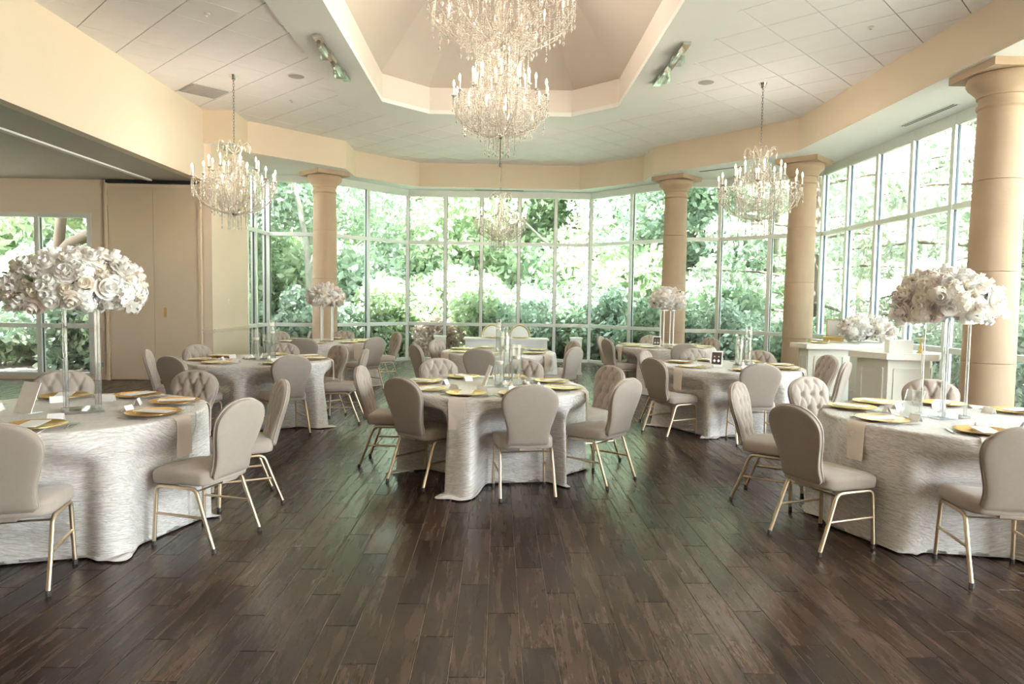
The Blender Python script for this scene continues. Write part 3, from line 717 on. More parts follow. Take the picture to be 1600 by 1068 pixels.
# ------------------------------------------------------------------ flowers
def rose_mesh(name, m, R=.055, seed=0, layers=((3, .30, .95), (4, .55, .75), (5, .80, .5), (6, 1.0, .18))):
    rg = random.Random(seed); mb = MB()
    for n_, rr, tilt in layers:
        a0 = rg.uniform(0, 6.28)
        for k in range(n_):
            a = a0+2*PI*k/n_+rg.uniform(-.15, .15); W = 2*PI/n_*.78; vv = []
            for j in range(4):
                s = j/3.
                for i in range(5):
                    t = i/4*2-1; ang = a+t*W*(.35+.65*math.sin(min(1, s*.75+.25)*PI*.55))
                    rad = R*rr*(.25+.75*math.sin(s*PI/2)**.8)+(.10*R*s**3*(1-tilt))
                    z = R*(.05+tilt*1.0*s**1.3)-R*.18*(s**3)*(1.05-tilt)-R*.10*t*t*s+R*.45*(1-rr)
                    vv.append((rad*math.cos(ang), rad*math.sin(ang), z))
            mb.add(vv, [(j*5+i, j*5+i+1, (j+1)*5+i+1, (j+1)*5+i) for j in range(3) for i in range(4)])
    mb.lathe([(.001, -R*.3), (R*.5, -.1*R), (R*.55, .25*R), (R*.25, .6*R), (.001, .62*R)], 10)
    return mb.mesh(name, m, True, 1.6)
ROSES = [rose_mesh('rose', 'petal', seed=1), rose_mesh('rose', 'petal', .062, 2), rose_mesh('rose', 'petal_cream', .052, 3), rose_mesh('rose', 'petal_blush', .058, 4, ((3, .3, .95), (5, .5, .85), (6, .72, .65), (7, .92, .4), (8, 1.05, .1)))]
def hydrangea_mesh(seed, m='petal', R=.06):
    rg = random.Random(seed); mb = MB()
    for i in range(46):
        z = 1-(i+.5)/46*1.45; r = math.sqrt(max(0, 1-z*z)); a = i*2.39996
        c = Vector((r*math.cos(a), r*math.sin(a), z))*R; nn = c.normalized(); u = nn.orthogonal().normalized(); w = nn.cross(u); ro = rg.uniform(0, 1.5)
        for k in range(4):
            b = ro+k*PI/2; d = u*math.cos(b)+w*math.sin(b); e = nn.cross(d); s = .017
            p = c+nn*rg.uniform(-.004, .006)
            mb.add([p, p+d*s*.6+e*s*.5+nn*.004, p+d*s*1.15+nn*.002, p+d*s*.6-e*s*.5+nn*.004], [(0, 1, 2, 3)])
    mb.lathe([(.001, -R*.4), (R*.8, -R*.2), (R*.85, R*.3), (R*.5, R*.75), (.001, R*.85)], 10)
    return mb.mesh('hydrangea', m, True, 1.6)
HYD = [hydrangea_mesh(1), hydrangea_mesh(2, 'petal_cream')]
lf = MB()
lf.add([(0, 0, 0), (.018, .025, .006), (.020, .055, .004), (0, .085, -.004), (-.020, .055, .004), (-.018, .025, .006), (0, .03, 0), (0, .058, -.002)], [(0, 1, 6), (1, 2, 7, 6), (2, 3, 7), (3, 4, 7), (4, 5, 6, 7), (5, 0, 6)])
LEAF = lf.mesh('leaf', 'green_leaf', True, 2)
orch = MB()
for k in range(5):
    a = 2*PI*k/5+.3; d = Vector((math.cos(a), math.sin(a), 0)); e = Vector((-d.y, d.x, 0)); s = .045
    orch.add([(0, 0, 0), d*s*.5+e*s*.42+Vector((0, 0, .006)), d*s*1.0+e*s*.2, d*s*1.0-e*s*.2, d*s*.5-e*s*.42+Vector((0, 0, .006))], [(0, 1, 2, 3, 4)])
orch.octa((0, 0, .008), .009)
ORCH = orch.mesh('orchid', 'petal', True, 2)
def look_rot(n): return Vector(n).to_track_quat('Z', 'Y').to_euler()
def arrangement(name, x, y, z, rx, ry, rzz, n_rose, n_hyd, label, seed, orchids=(), small=1., low=-.55):
    rg = random.Random(seed); t = thing(name, label, 'flowers', (x, y, z), 0, None)
    core = MB().lathe([(.001, -rzz*.45), (rx*.55, -rzz*.45), (rx*.78, -rzz*.1), (rx*.7, rzz*.4), (rx*.35, rzz*.68), (.001, rzz*.72)], 20)
    core.v = [(a, b*ry/rx, c) for a, b, c in core.v]; obj('foliage_core', core.mesh('foliage_core', 'petal_blush', True, 2), t)
    N_ = n_rose+n_hyd
    for i in range(N_):
        zz = 1-(i+.5)/N_*(1-low); r = math.sqrt(max(0, 1-zz*zz)); a = i*2.39996+rg.uniform(-.2, .2)
        n_ = Vector((r*math.cos(a), r*math.sin(a), zz)); p = Vector((n_.x*rx*.86, n_.y*ry*.86, n_.z*rzz*.84))*rg.uniform(.93, 1.08)
        nn = Vector((n_.x/rx, n_.y/ry, n_.z/rzz)).normalized()+Vector((rg.uniform(-.3, .3), rg.uniform(-.3, .3), rg.uniform(-.2, .3)))
        hyd = rg.random() < n_hyd/N_
        me = rg.choice(HYD) if hyd else rg.choice((ROSES[0], ROSES[0], ROSES[1], ROSES[2], ROSES[3]))
        o = obj('hydrangea' if hyd else 'rose', me, t, p); o.rotation_euler = look_rot(nn); s = small*rg.uniform(.85, 1.2); o.scale = (s, s, s)
    for i in range(max(6, N_//5)):
        zz = rg.uniform(low, .9); r = math.sqrt(1-zz*zz); a = rg.uniform(0, 6.28); p = Vector((r*math.cos(a)*rx, r*math.sin(a)*ry, zz*rzz))*.93
        o = obj('leaf', LEAF, t, p); o.rotation_euler = (rg.uniform(-1, 1), rg.uniform(-1, 1), rg.uniform(0, 6.28)); s = small*.8; o.scale = (s, s, s)
    for pts, cnt in orchids:
        P = [Vector(q) for q in pts]; obj('orchid_stem', MB().tube(P, .003, 6).mesh('orchid_stem', 'green_leaf', True), t)
        for i in range(cnt):
            s = (i+.3)/cnt*(len(P)-1); j = int(s); q = P[j].lerp(P[min(j+1, len(P)-1)], s-j)
            o = obj('orchid', ORCH, t, q+Vector((rg.uniform(-.02, .02), -.02, rg.uniform(-.02, .02)))); o.rotation_euler = (PI/2+rg.uniform(-.5, .3), 0, rg.uniform(-.6, .6))
    return t
def stand(x, y, h_, w, label, rz=0.3, rod='acrylic'):
    t = thing('flower_stand', label, 'flower stand', (x, y, TZ+.001), rz)
    obj('base_plate', MB().box((0, 0, .009), (w*1.55, w*1.55, .018)).mesh('base_plate', 'acrylic'), t)
    for sx in (-1, 1):
        for sy in (-1, 1): obj('rod', MB().tube([(sx*w*.62, sy*w*.62, .018), (sx*w*.62, sy*w*.62, h_)], .0105, 10).mesh('rod', rod, True), t)
    obj('top_plate', MB().box((0, 0, h_+.008), (w*1.55, w*1.55, .016)).mesh('top_plate', 'acrylic'), t)
stand(-2.70, 4.52, .66, .145, 'clear acrylic four-rod flower stand on the table with a blank white card', .62)
arrangement('flower_arrangement', -2.72, 4.52, 1.57, .395, .35, .235, 118, 26, 'wide white rose and orchid arrangement on a clear stand near the folding doors', 3,
            [(((-.34, -.05, -.02), (-.44, -.06, -.06), (-.50, -.07, -.12)), 4), (((.30, -.12, 0), (.38, -.14, -.07), (.46, -.15, -.13)), 5)])
stand(3.10, 4.70, .66, .15, 'clear acrylic four-rod flower stand before the massive column', .25)
arrangement('flower_arrangement', 3.08, 4.70, 1.56, .315, .30, .21, 92, 20, 'domed white rose arrangement on a clear stand before the massive column', 9,
            [(((.26, -.1, -.02), (.33, -.12, -.06), (.37, -.12, -.1)), 2)])
stand(-2.97, 12.05, .62, .14, 'slim white four-rod flower stand near the switch-wall column', .1, 'white_lacquer')
arrangement('flower_arrangement', -2.99, 12.05, 1.53, .31, .30, .22, 66, 14, 'white rose arrangement standing tall before the column by the forked tree', 12, [(((.24, -.1, -.02), (.31, -.12, -.08), (.36, -.12, -.1)), 2)])
stand(2.95, 11.98, .62, .14, 'slim white four-rod flower stand near the bar-side column', .1, 'white_lacquer')
arrangement('flower_arrangement', 2.95, 11.98, 1.56, .29, .28, .22, 62, 14, 'white rose arrangement standing tall behind the photo card', 15)
for k, dx, dy in (('C', .13, -.14), ('C', .31, -.10), ('ML', -.06, -.20), ('ML', .12, -.15), ('MR', .04, -.16), ('MR', .20, -.14), ('BC', .02, -.22)):
    rg = random.Random(int(100*dx)+ord(k[0])); t = thing('flower_sprig', 'small white blossom sprig on '+PHR[k], 'flowers', (TAB[k][0]+dx, TAB[k][1]+dy, TZ+.022), 0, 'blossom sprigs on '+PHR[k])
    for i in range(3):
        o = obj('blossom', ROSES[i % 3], t, (rg.uniform(-.05, .05), rg.uniform(-.03, .03), .004)); o.scale = (.55,)*3; o.rotation_euler = (rg.uniform(-.5, .5), rg.uniform(-.5, .5), 0)
    for i in range(4):
        o = obj('leaf', LEAF, t, (0, 0, .002)); o.rotation_euler = (.1, 0, rg.uniform(0, 6.28))

# ------------------------------------------------------------------ chandeliers
def strand_mesh(name, n_, gap, r, drop=.018, pend=True):
    mb = MB()
    for i in range(n_): mb.octa((0, 0, -i*gap), r, r*1.15)
    if pend: mb.octa((0, 0, -n_*gap-drop), drop*.55, drop*.9, drop*1.1)
    return mb.mesh(name, 'crystal')
STR = [strand_mesh('bead_strand', 6, .022, .011, .026), strand_mesh('bead_strand', 9, .022, .011, .026), strand_mesh('bead_strand', 13, .022, .011, .026), strand_mesh('bead_strand', 19, .022, .0105, .026)]
PEND = MB().octa((0, 0, -.035), .014, .022, .034).octa((0, 0, -.006), .007).mesh('pendant', 'crystal')
CANDLE = MB().lathe([(.001, 0), (.010, .002), (.011, .10), (.009, .104), (.001, .105)], 10).mesh('candle', 'wax', True, .9)
BULB = MB().lathe([(.001, .105), (.009, .112), (.0135, .128), (.011, .150), (.004, .172), (.001, .178)], 10).mesh('bulb', 'bulb_glow', True, 1.4)
CUP = MB().lathe([(.004, -.022), (.012, -.016), (.030, -.004), (.034, .0), (.032, .002), (.012, -.004), (.004, -.006)], 14).mesh('drip_cup', 'crystal', True, 1)
CUPC = MB().lathe([(.001, -.016), (.013, -.014), (.014, -.002), (.001, 0)], 10).mesh('candle_socket', 'dark_chrome', True, 1)
def bez(p, n_=12):
    out = []
    for i in range(n_+1):
        t = i/n_; a = [(1-t)**3, 3*t*(1-t)**2, 3*t*t*(1-t), t**3]; out.append(tuple(sum(a[k]*p[k][j] for k in range(4)) for j in range(3)))
    return out
def arm_mesh(R, zb, zt):
    return MB().tube(bez([(.03, 0, zb), (R*.55, 0, zb-.02), (R*1.05, 0, zt-.30), (R, 0, zt-.02)], 14), .0075, 8).mesh('arm', 'champagne_crystal', True, 1.2)
thin_glass('champagne_crystal', (.93, .86, .76), .3, milk=.35, rough=.1)
def tier(t, R, z, s, n_arm, hub, seed, inner=True, crown=True, big=1.):
    """one chandelier body in t: candle ring radius R at height z, hub at z-hub"""
    rg = random.Random(seed); n_in = n_arm*2//3
    am = arm_mesh(R, -hub, 0); am2 = arm_mesh(R*.60, -hub*.72, .16*s)
    for ringi, (rr, zz, cnt, me) in enumerate(((R, 0, n_arm, am), (R*.60, .16*s, n_in, am2))):
        if ringi and not inner: continue
        for k in range(cnt):
            a = 2*PI*(k+.5*ringi+.25)/cnt; ca, sa = math.cos(a), math.sin(a)
            ar = obj('arm', me, t, (0, 0, z), a)
            p = (rr*ca, rr*sa, z+zz)
            obj('drip_cup', CUP, t, p); cd = obj('candle', CANDLE, t, p, 0, (1, 1, s)); obj('bulb', BULB, cd)
            obj('candle_socket', CUPC, t, p)
            for q in range(3 if not ringi else 2):
                b = a+(q-1)*.14; r2 = rr*(1.02 if q == 1 else .96)
                obj('bead_strand', STR[rg.choice((0, 0, 1))], t, (r2*math.cos(b), r2*math.sin(b), z+zz-.02), 0, big)
            for q in range(5):
                b = a+PI/cnt*(q*.45+.3); r2 = rr*rg.uniform(.45, .95)
                obj('bead_strand', STR[rg.choice((0, 1, 1, 2))], t, (r2*math.cos(b), r2*math.sin(b), z-hub*.45*(1.1-r2/R)-.04), 0, big)
    obj('stem', MB().lathe([(.001, -hub-.05), (.022, -hub-.03), (.040, -hub), (.030, -hub+.03), (.016, -hub+.06), (.034, -hub*.4), (.018, -hub*.2), (.05, .05*s), (.03, .12*s), (.016, .2*s), (.04, .34*s), (.012, .42*s), (.010, .55*s)], 16).mesh('stem', 'champagne_crystal', True, 1), t, (0, 0, z))
    obj('hub', MB().lathe([(.001, -.05), (.02, -.045), (.055, -.01), (.05, .012), (.02, .025), (.001, .03)], 16).mesh('hub', 'chrome', True, 1), t, (0, 0, z-hub), 0, big)
    for k in range(26):                                  # basket under the hub
        a = 2*PI*k/26; r2 = R*(.16+.16*(k % 3)); obj('bead_strand', STR[(1, 2, 1)[k % 3]], t, (r2*math.cos(a), r2*math.sin(a), z-hub*(1.0-.35*(k % 3)*.6)), 0, big)
    for k in range(30):                                  # body of crystals around the stem
        a = 2*PI*k/30*3; r2 = R*(.12+.05*(k % 4)); obj('bead_strand', STR[3 if k % 2 else 2], t, (r2*math.cos(a), r2*math.sin(a), z+.36*s-.05*(k % 3)), 0, (big, big, s*.95))
    sw = MB(); q0, q1 = Vector((R*.20, 0, .34*s)), Vector((R*.97, 0, .0))          # swags from the body out to the ring
    for i in range(24):
        u = i/23; p = q0.lerp(q1, u); sw.octa((p.x, 0, p.z-.17*s*math.sin(u*PI)), .0105)
    swm = sw.mesh('bead_swag', 'crystal'); sw = MB()
    for i in range(12):
        u = i/11-.5; b = u*2*PI/n_arm; sw.octa((R*math.cos(b), R*math.sin(b), -.02-.09*math.cos(u*PI)), .010)
    swl = sw.mesh('bead_swag', 'crystal')
    for k in range(n_arm):
        obj('bead_swag', swm, t, (0, 0, z), 2*PI*(k+.25)/n_arm); obj('bead_swag', swm, t, (0, 0, z), 2*PI*(k+.75)/n_arm, (.8, .8, .9)); obj('bead_swag', swl, t, (0, 0, z), 2*PI*(k+.75)/n_arm)
    if crown:
        sc = MB().tube(bez([(.012, 0, .40*s), (.10*big, 0, .44*s), (.20*big, 0, .66*s), (.24*big, 0, .50*s)], 12), .006, 6).mesh('crown_scroll', 'champagne_crystal', True, 1)
        for k in range(8):
            a = 2*PI*k/8; obj('crown_scroll', sc, t, (0, 0, z), a); obj('pendant', PEND, t, (.24*big*math.cos(a), .24*big*math.sin(a), z+.50*s), 0, 1.3)
            a += PI/8; obj('pendant', PEND, t, (.15*math.cos(a), .15*math.sin(a), z+.52*s), 0, 1.3)
def chain(t, z0, z1):
    n_ = max(3, int((z1-z0)/.042)); lk = MB(); k8 = 10
    lk.tube([(.011*math.cos(2*PI*i/k8), 0, .027*math.sin(2*PI*i/k8)) for i in range(k8+1)], .0032, 6, False)
    me = lk.mesh('chain_link', 'dark_chrome', True, 2)
    for i in range(n_): obj('chain_link', me, t, (0, 0, z0+(i+.5)*(z1-z0)/n_), PI/2*(i % 2))
    obj('ceiling_canopy', MB().lathe([(.012, -.085), (.03, -.075), (.035, -.05), (.06, -.015), (.062, 0), (.001, 0)], 20).mesh('ceiling_canopy', 'chrome', True, .9), t, (0, 0, z1+.01))
def lamp(t, z, energy, r=.45):
    d = bpy.data.lights.new('candle_light', 'POINT'); d.energy = energy/5; d.color = (1, .88, .76); d.shadow_soft_size = .02
    for k in range(5):
        l = bpy.data.objects.new('candle_light', d); COL.objects.link(l); l.parent = t; a = 2*PI*k/5; l.location = (r*math.cos(a), r*math.sin(a), z)
CE = 18
for x, y, zr, s, nm, lab in ((-3.94, 10.45, 3.24, 1.0, 12, 'crystal candle chandelier hanging nearest the side room header'), (3.86, 10.3, 3.27, 1.0, 12, 'crystal candle chandelier hanging on the bar side'),
                        (.02, 13.4, 3.10, .86, 10, 'smaller crystal candle chandelier hanging before the end windows')):
    t = thing('chandelier', lab, 'chandelier', (x, y, 0)); tier(t, .585*s, zr, s, nm, .48*s, int(zr*100), big=s); chain(t, zr+.52*s, CEIL-.0); lamp(t, zr+.19*s, CE*s, .50*s)
t = thing('chandelier', 'large tiered crystal chandelier hanging from the octagonal coffer', 'chandelier', (0, 8.6, 0))
tier(t, .575, 3.99, 1.05, 14, .45, 41, crown=False); tier(t, .88, 5.12, 1.25, 16, .51, 42, crown=True, big=1.3)
for k in range(34):
    a = 2*PI*k/34*5; r2 = .12+.07*(k % 4); obj('bead_strand', STR[3], t, (r2*math.cos(a), r2*math.sin(a), 4.62), 0, (1.1, 1.1, 1.0))
obj('finial', MB().lathe([(.001, -.36), (.014, -.345), (.014, -.33), (.005, -.31), (.005, 0), (.001, .01)], 10).mesh('finial', 'dark_chrome', True), t, (0, 0, 3.52))
chain(t, 5.75, 6.35); lamp(t, 4.19, CE*1.3, .48); lamp(t, 5.36, CE*1.6, .75)

# ------------------------------------------------------------------ fittings
def track_light(x, y0, y1, label):
    t = thing('ceiling_spotlight', label, 'light fitting', (x, (y0+y1)/2, CEIL-.02)); L = y1-y0
    obj('rail', MB().box((0, 0, -.02), (.10, L, .04)).mesh('rail', 'chrome'), t)
    for sy in (-.22, .22):
        ar = obj('glass_block', MB().box((0, L*sy, -.085), (.15, .15, .085)).mesh('glass_block', 'acrylic'), t)
        obj('lamp_tube', MB().tube([(-.03, L*sy-.28, -.06), (-.03, L*sy+.10, -.06)], .028, 10).mesh('lamp_tube', 'chrome', True), t)
track_light(-2.27, 8.72, 10.45, 'chrome ceiling fixture with glass blocks on the ring nearer the side room')
track_light(2.29, 8.68, 10.35, 'chrome ceiling fixture with glass blocks on the ring nearer the bar')
for x, y, lab in ((-3.01, 10.42, 'round grey ceiling speaker nearer the side room'), (3.01, 10.29, 'round grey ceiling speaker nearer the bar')):
    t = thing('ceiling_speaker', lab, 'speaker', (x, y, CEIL)); obj('grille', MB().lathe([(.115, 0), (.115, -.008), (.10, -.014), (.001, -.015)][::-1], 28).mesh('grille', 'vent_metal', True), t); obj('rim', MB().lathe([(.115, -.01), (.128, -.008), (.128, 0), (.115, 0)], 28, close=True).mesh('rim', 'tile_white', True), t)
t = thing('ceiling_vent', 'square grey air return grille in the tiled ceiling', 'vent', (-4.72, 11.27, CEIL-.004), PI/4)
obj('plate', MB().box((0, 0, -.003), (.56, .56, .006)).mesh('plate', 'vent_metal'), t)
for i in range(9): obj('slat', MB().box((0, -.24+.06*i, -.010), (.52, .022, .008)).mesh('slat', 'vent_metal'), t)
for x, y, lab in ((-3.4, 8.23, 'small white sprinkler near the coffer ring'), (4.3, 8.17, 'small white sprinkler above the bar side tiles'), (-3.46, 11.7, 'small white sprinkler between grille and fascia')):
    t = thing('sprinkler', lab, 'sprinkler', (x, y, CEIL)); obj('escutcheon', MB().lathe([(.001, -.012), (.02, -.012), (.036, -.004), (.036, 0)], 18).mesh('escutcheon', 'plastic_white', True), t); obj('deflector', MB().lathe([(.001, -.03), (.016, -.028), (.016, -.025), (.004, -.022), (.004, -.01)], 12).mesh('deflector', 'chrome', True), t)
def slot(a, b, label):
    t = thing('slot_diffuser', label, 'vent', ((a[0]+b[0])/2, (a[1]+b[1])/2, SOF)); d = Vector((b[0]-a[0], b[1]-a[1], 0)); h_ = d/2; sd = Vector((-d.y, d.x, 0)).normalized()
    obj('frame', MB().bar(-h_+Vector((0, 0, -.003)), h_+Vector((0, 0, -.003)), .11, .006).mesh('frame', 'soffit_paint'), t)
    for s in (-.02, .025): obj('slot', MB().bar(-h_*.97+sd*s+Vector((0, 0, -.007)), h_*.97+sd*s+Vector((0, 0, -.007)), .018, .004).mesh('slot', 'black_slot'), t)
slot((5.98, 10.33), (6.0, 9.15), 'long black slot air diffuser in the soffit above the bar')
slot((-.62, 17.0), (.6, 17.0), 'slot air diffuser in the soffit above the end windows')
slot((4.05, 14.15), (4.75, 13.5), 'slot air diffuser in the soffit between two columns')
t = thing('light_switch', 'small white switch plate on the return wall', 'switch', (WL, 13.18, 1.42)); obj('plate', MB().box((.004, 0, 0), (.008, .075, .12)).mesh('plate', 'plastic_white'), t); obj('toggle', MB().box((.012, 0, 0), (.010, .012, .03)).mesh('toggle', 'plastic_white'), t)
t = thing('wall_outlet', 'white double outlet plate beside the folding doors', 'outlet', (-7.09, WY, .27)); obj('plate', MB().box((0, -.004, 0), (.13, .008, .12)).mesh('plate', 'plastic_white'), t)
for s in (-.03, .03): obj('socket', MB().box((s, -.010, 0), (.036, .005, .08)).mesh('socket', 'vent_metal'), t)

# ------------------------------------------------------------------ bar
BZ = .95
def bar_unit(poly, label, panel_faces):
    cx, cyy = sum(p[0] for p in poly)/len(poly), sum(p[1] for p in poly)/len(poly)
    t = thing('bar_counter', label, 'bar', (cx, cyy, 0)); P = [(x-cx, y-cyy) for x, y in poly]
    def inset(d):
        out = []
        for i in range(len(P)):
            a, b, c = Vector(P[i-1]), Vector(P[i]), Vector(P[(i+1) % len(P)])
            n1 = Vector((-(b-a).y, (b-a).x)).normalized(); n2 = Vector((-(c-b).y, (c-b).x)).normalized(); m_ = (n1+n2); m_ = m_/max(.3, m_.length_squared)*2
            q = b+m_*d; out.append((q.x, q.y))
        return out
    obj('countertop', MB().prism(P, BZ-.075, BZ).mesh('countertop', 'bar_top'), t)
    body = inset(.09); obj('body', MB().prism(body, .10, BZ-.075).mesh('body', 'bar_paint'), t)
    obj('plinth', MB().prism(inset(.11), 0, .10).mesh('plinth', 'bar_paint'), t)
    for i in panel_faces:
        a, b = Vector((*body[i], 0)), Vector((*body[(i+1) % len(body)], 0)); d = (b-a).normalized(); nn = Vector((d.y, -d.x, 0)); L = (b-a).length; m_ = .16*L
        m1 = MB()
        for z in (.20, BZ-.19): m1.bar(a+d*m_+nn*.006+Vector((0, 0, z)), b-d*m_+nn*.006+Vector((0, 0, z)), .014, .022)
        for q in (a+d*m_, b-d*m_): m1.bar(q+nn*.006+Vector((0, 0, .2)), q+nn*.006+Vector((0, 0, BZ-.19)), .022, .014, up=nn)
        obj('panel_moulding', m1.mesh('panel_moulding', 'bar_paint'), t)
    return t
bar_unit([(4.52, 8.78), (4.74, 8.28), (5.30, 8.16), (5.62, 8.60), (5.45, 9.05), (4.90, 9.15)], 'angled white bar counter carrying a white box near the massive column', (0, 1, 2, 5))
bar_unit([(4.47, 10.45), (4.57, 10.09), (5.36, 10.10), (5.36, 10.5)], 'low white bar end wing beside the far bar column', (0, 1))
bar_unit([(5.24, 11.6), (5.38, 10.62), (5.52, 10.40), (6.22, 10.40), (6.22, 11.6)], 'white bar counter carrying the flowers and gold frame', (0, 1, 2))
tag(obj('card_box', MB().box((0, 0, .08), (.27, .20, .16)).mesh('card_box', 'paper'), None, (4.98, 8.45, BZ), math.radians(-14)), 'plain white card box on the angled bar counter', 'box')
t = thing('candlestick', 'gold baluster candlestick on the angled bar counter', 'candlestick', (5.24, 8.42, BZ)); obj('baluster', MB().lathe([(.001, 0), (.05, 0), (.05, .012), (.035, .02), (.018, .04), (.026, .075), (.014, .10), (.012, .15), (.02, .165), (.001, .166)], 20).mesh('baluster', 'antique_gold', True), t); obj('dish', MB().lathe([(.001, .166), (.02, .168), (.06, .18), (.062, .186), (.02, .176), (.001, .175)], 24).mesh('dish', 'antique_gold', True), t)
arrangement('flower_bank', 5.80, 10.75, BZ+.215, .42, .30, .19, 66, 14, 'low bank of white roses along the bar counter by the windows', 21, small=1.15, low=-.8)
t = thing('picture_frame', 'gold frame holding a white card on a wooden tray on the bar', 'frame', (5.48, 11.15, BZ), math.radians(-24))
obj('tray', MB().box((0, 0, .03), (.30, .22, .06)).mesh('tray', 'antique_gold'), t)
fr = obj('frame_edge', MB().bar((-.10, 0, .06), (-.10, .03, .34), .015, .015).bar((.10, 0, .06), (.10, .03, .34), .015, .015).bar((-.1075, .03, .34), (.1075, .03, .34), .015, .015).bar((-.1075, 0, .07), (.1075, 0, .07), .015, .015).mesh('frame_edge', 'antique_gold'), t)
obj('card', MB().bar((0, 0, .08), (0, .028, .33), .004, .185, up=(1, 0, 0)).mesh('card', 'paper'), t)
t = thing('tray', 'shallow gold tray on the low bar end wing', 'tray', (4.85, 10.3, BZ)); obj('tray_base', MB().lathe([(.001, .004), (.11, .004), (.13, .02), (.125, .022), (.105, .009), (.001, .009)], 24).mesh('tray_base', 'antique_gold', True), t)
for s in (-1, 1): obj('handle', MB().tube(bez([(s*.12, -.04, .02), (s*.17, -.04, .06), (s*.17, .04, .06), (s*.12, .04, .02)], 8), .006, 6).mesh('handle', 'antique_gold', True), t)

# ------------------------------------------------------------------ sweetheart table, its chairs and two plinths
t = thing('sweetheart_table', 'long white paneled sweetheart table before the end windows', 'table', (.17, 13.95, 0))
obj('tabletop', MB().box((0, 0, .75), (1.70, .62, .03)).mesh('tabletop', 'white_lacquer'), t)
obj('front_panel', MB().box((0, -.26, .37), (1.62, .03, .73)).mesh('front_panel', 'white_lacquer'), t)
for s in (-1, 1):
    obj('side_panel', MB().box((s*.80, 0, .37), (.03, .54, .73)).mesh('side_panel', 'white_lacquer'), t)
    m1 = MB()
    for z in (.12, .62): m1.box((s*.40, -.28, z), (.62, .012, .02))
    for xx in (.10, .70): m1.box((s*xx, -.28, .37), (.02, .012, .52))
    obj('panel_moulding', m1.mesh('panel_moulding', 'white_lacquer'), t)
tag(obj('charger_plate', cm, None, (-.12, 13.92, .767)), 'gold charger plate on the white sweetheart table, nearer the side room', 'plate', 'chargers on the sweetheart table')
tag(obj('charger_plate', cm, None, (.45, 13.92, .767)), 'gold charger plate on the white sweetheart table, nearer the bar', 'plate', 'chargers on the sweetheart table')
def round_back_chair(x, y, w):
    t = thing('round_back_chair', 'white oval-back chair with gold rim behind the sweetheart table, nearer the '+w, 'chair', (x, y, 0), PI, 'oval-back chairs at the sweetheart table')
    for sx in (-.2, .2):
        for sy in (-.2, .2): obj('leg', MB().tube([(sx, sy, 0), (sx*.95, sy*.95, .42)], [.012, .018], 8).mesh('leg', 'antique_gold', True), t)
    obj('seat', MB().lathe([(.001, .42), (.25, .42), (.262, .44), (.262, .47), (.23, .495), (.001, .505)], 28).mesh('seat', 'white_lacquer', True), t)
    pts = [(.215*math.cos(a), -.22-.10*(.76+.24*math.sin(a)-.5), .76+.235*math.sin(a)) for a in [2*PI*i/28 for i in range(29)]]
    obj('back_rim', MB().tube(pts, .014, 8, False).mesh('back_rim', 'antique_gold', True), t)
    pad = MB(); V = [(0, -.24, .76)]
    for s, th in ((.5, .018), (.95, 0)): V += [(.205*s*math.cos(2*PI*i/28), -.235+th-.024*math.sin(2*PI*i/28)*s, .76+.225*s*math.sin(2*PI*i/28)) for i in range(28)]
    V[0] = (0, -.212, .76); F = [(0, 1+(i+1) % 28, 1+i) for i in range(28)]+[(1+i, 1+(i+1) % 28, 29+(i+1) % 28, 29+i) for i in range(28)]
    V2 = [(a, b-.02-2*(b+.235 if b > -.235 else 0)*.5, c) for a, b, c in V]; nV = len(V)
    pad.add(V+V2, F+[tuple(nV+i for i in q[::-1]) for q in F]+[(29+i, 29+(i+1) % 28, nV+29+(i+1) % 28, nV+29+i) for i in range(28)])
    obj('back_pad', pad.mesh('back_pad', 'white_lacquer', True, 1), t)
    for s in (-1, 1): obj('back_post', MB().tube([(s*.15, -.20, .45), (s*.16, -.225, .60)], .012, 8).mesh('back_post', 'antique_gold', True), t)
round_back_chair(-.12, 14.50, 'side room'); round_back_chair(.47, 14.50, 'bar')
for x, lab in ((-1.20, 'white plinth behind the tables on the side-room side'), (1.64, 'white plinth behind the tables on the bar side')):
    t = thing('plinth', lab, 'plinth', (x, 14.4, 0)); obj('shaft', MB().box((0, 0, .38), (.22, .22, .72)).mesh('shaft', 'white_lacquer'), t); obj('cap', MB().box((0, 0, .755), (.25, .25, .03)).mesh('cap', 'white_lacquer'), t); obj('foot', MB().box((0, 0, .02), (.25, .25, .04)).mesh('foot', 'white_lacquer'), t)

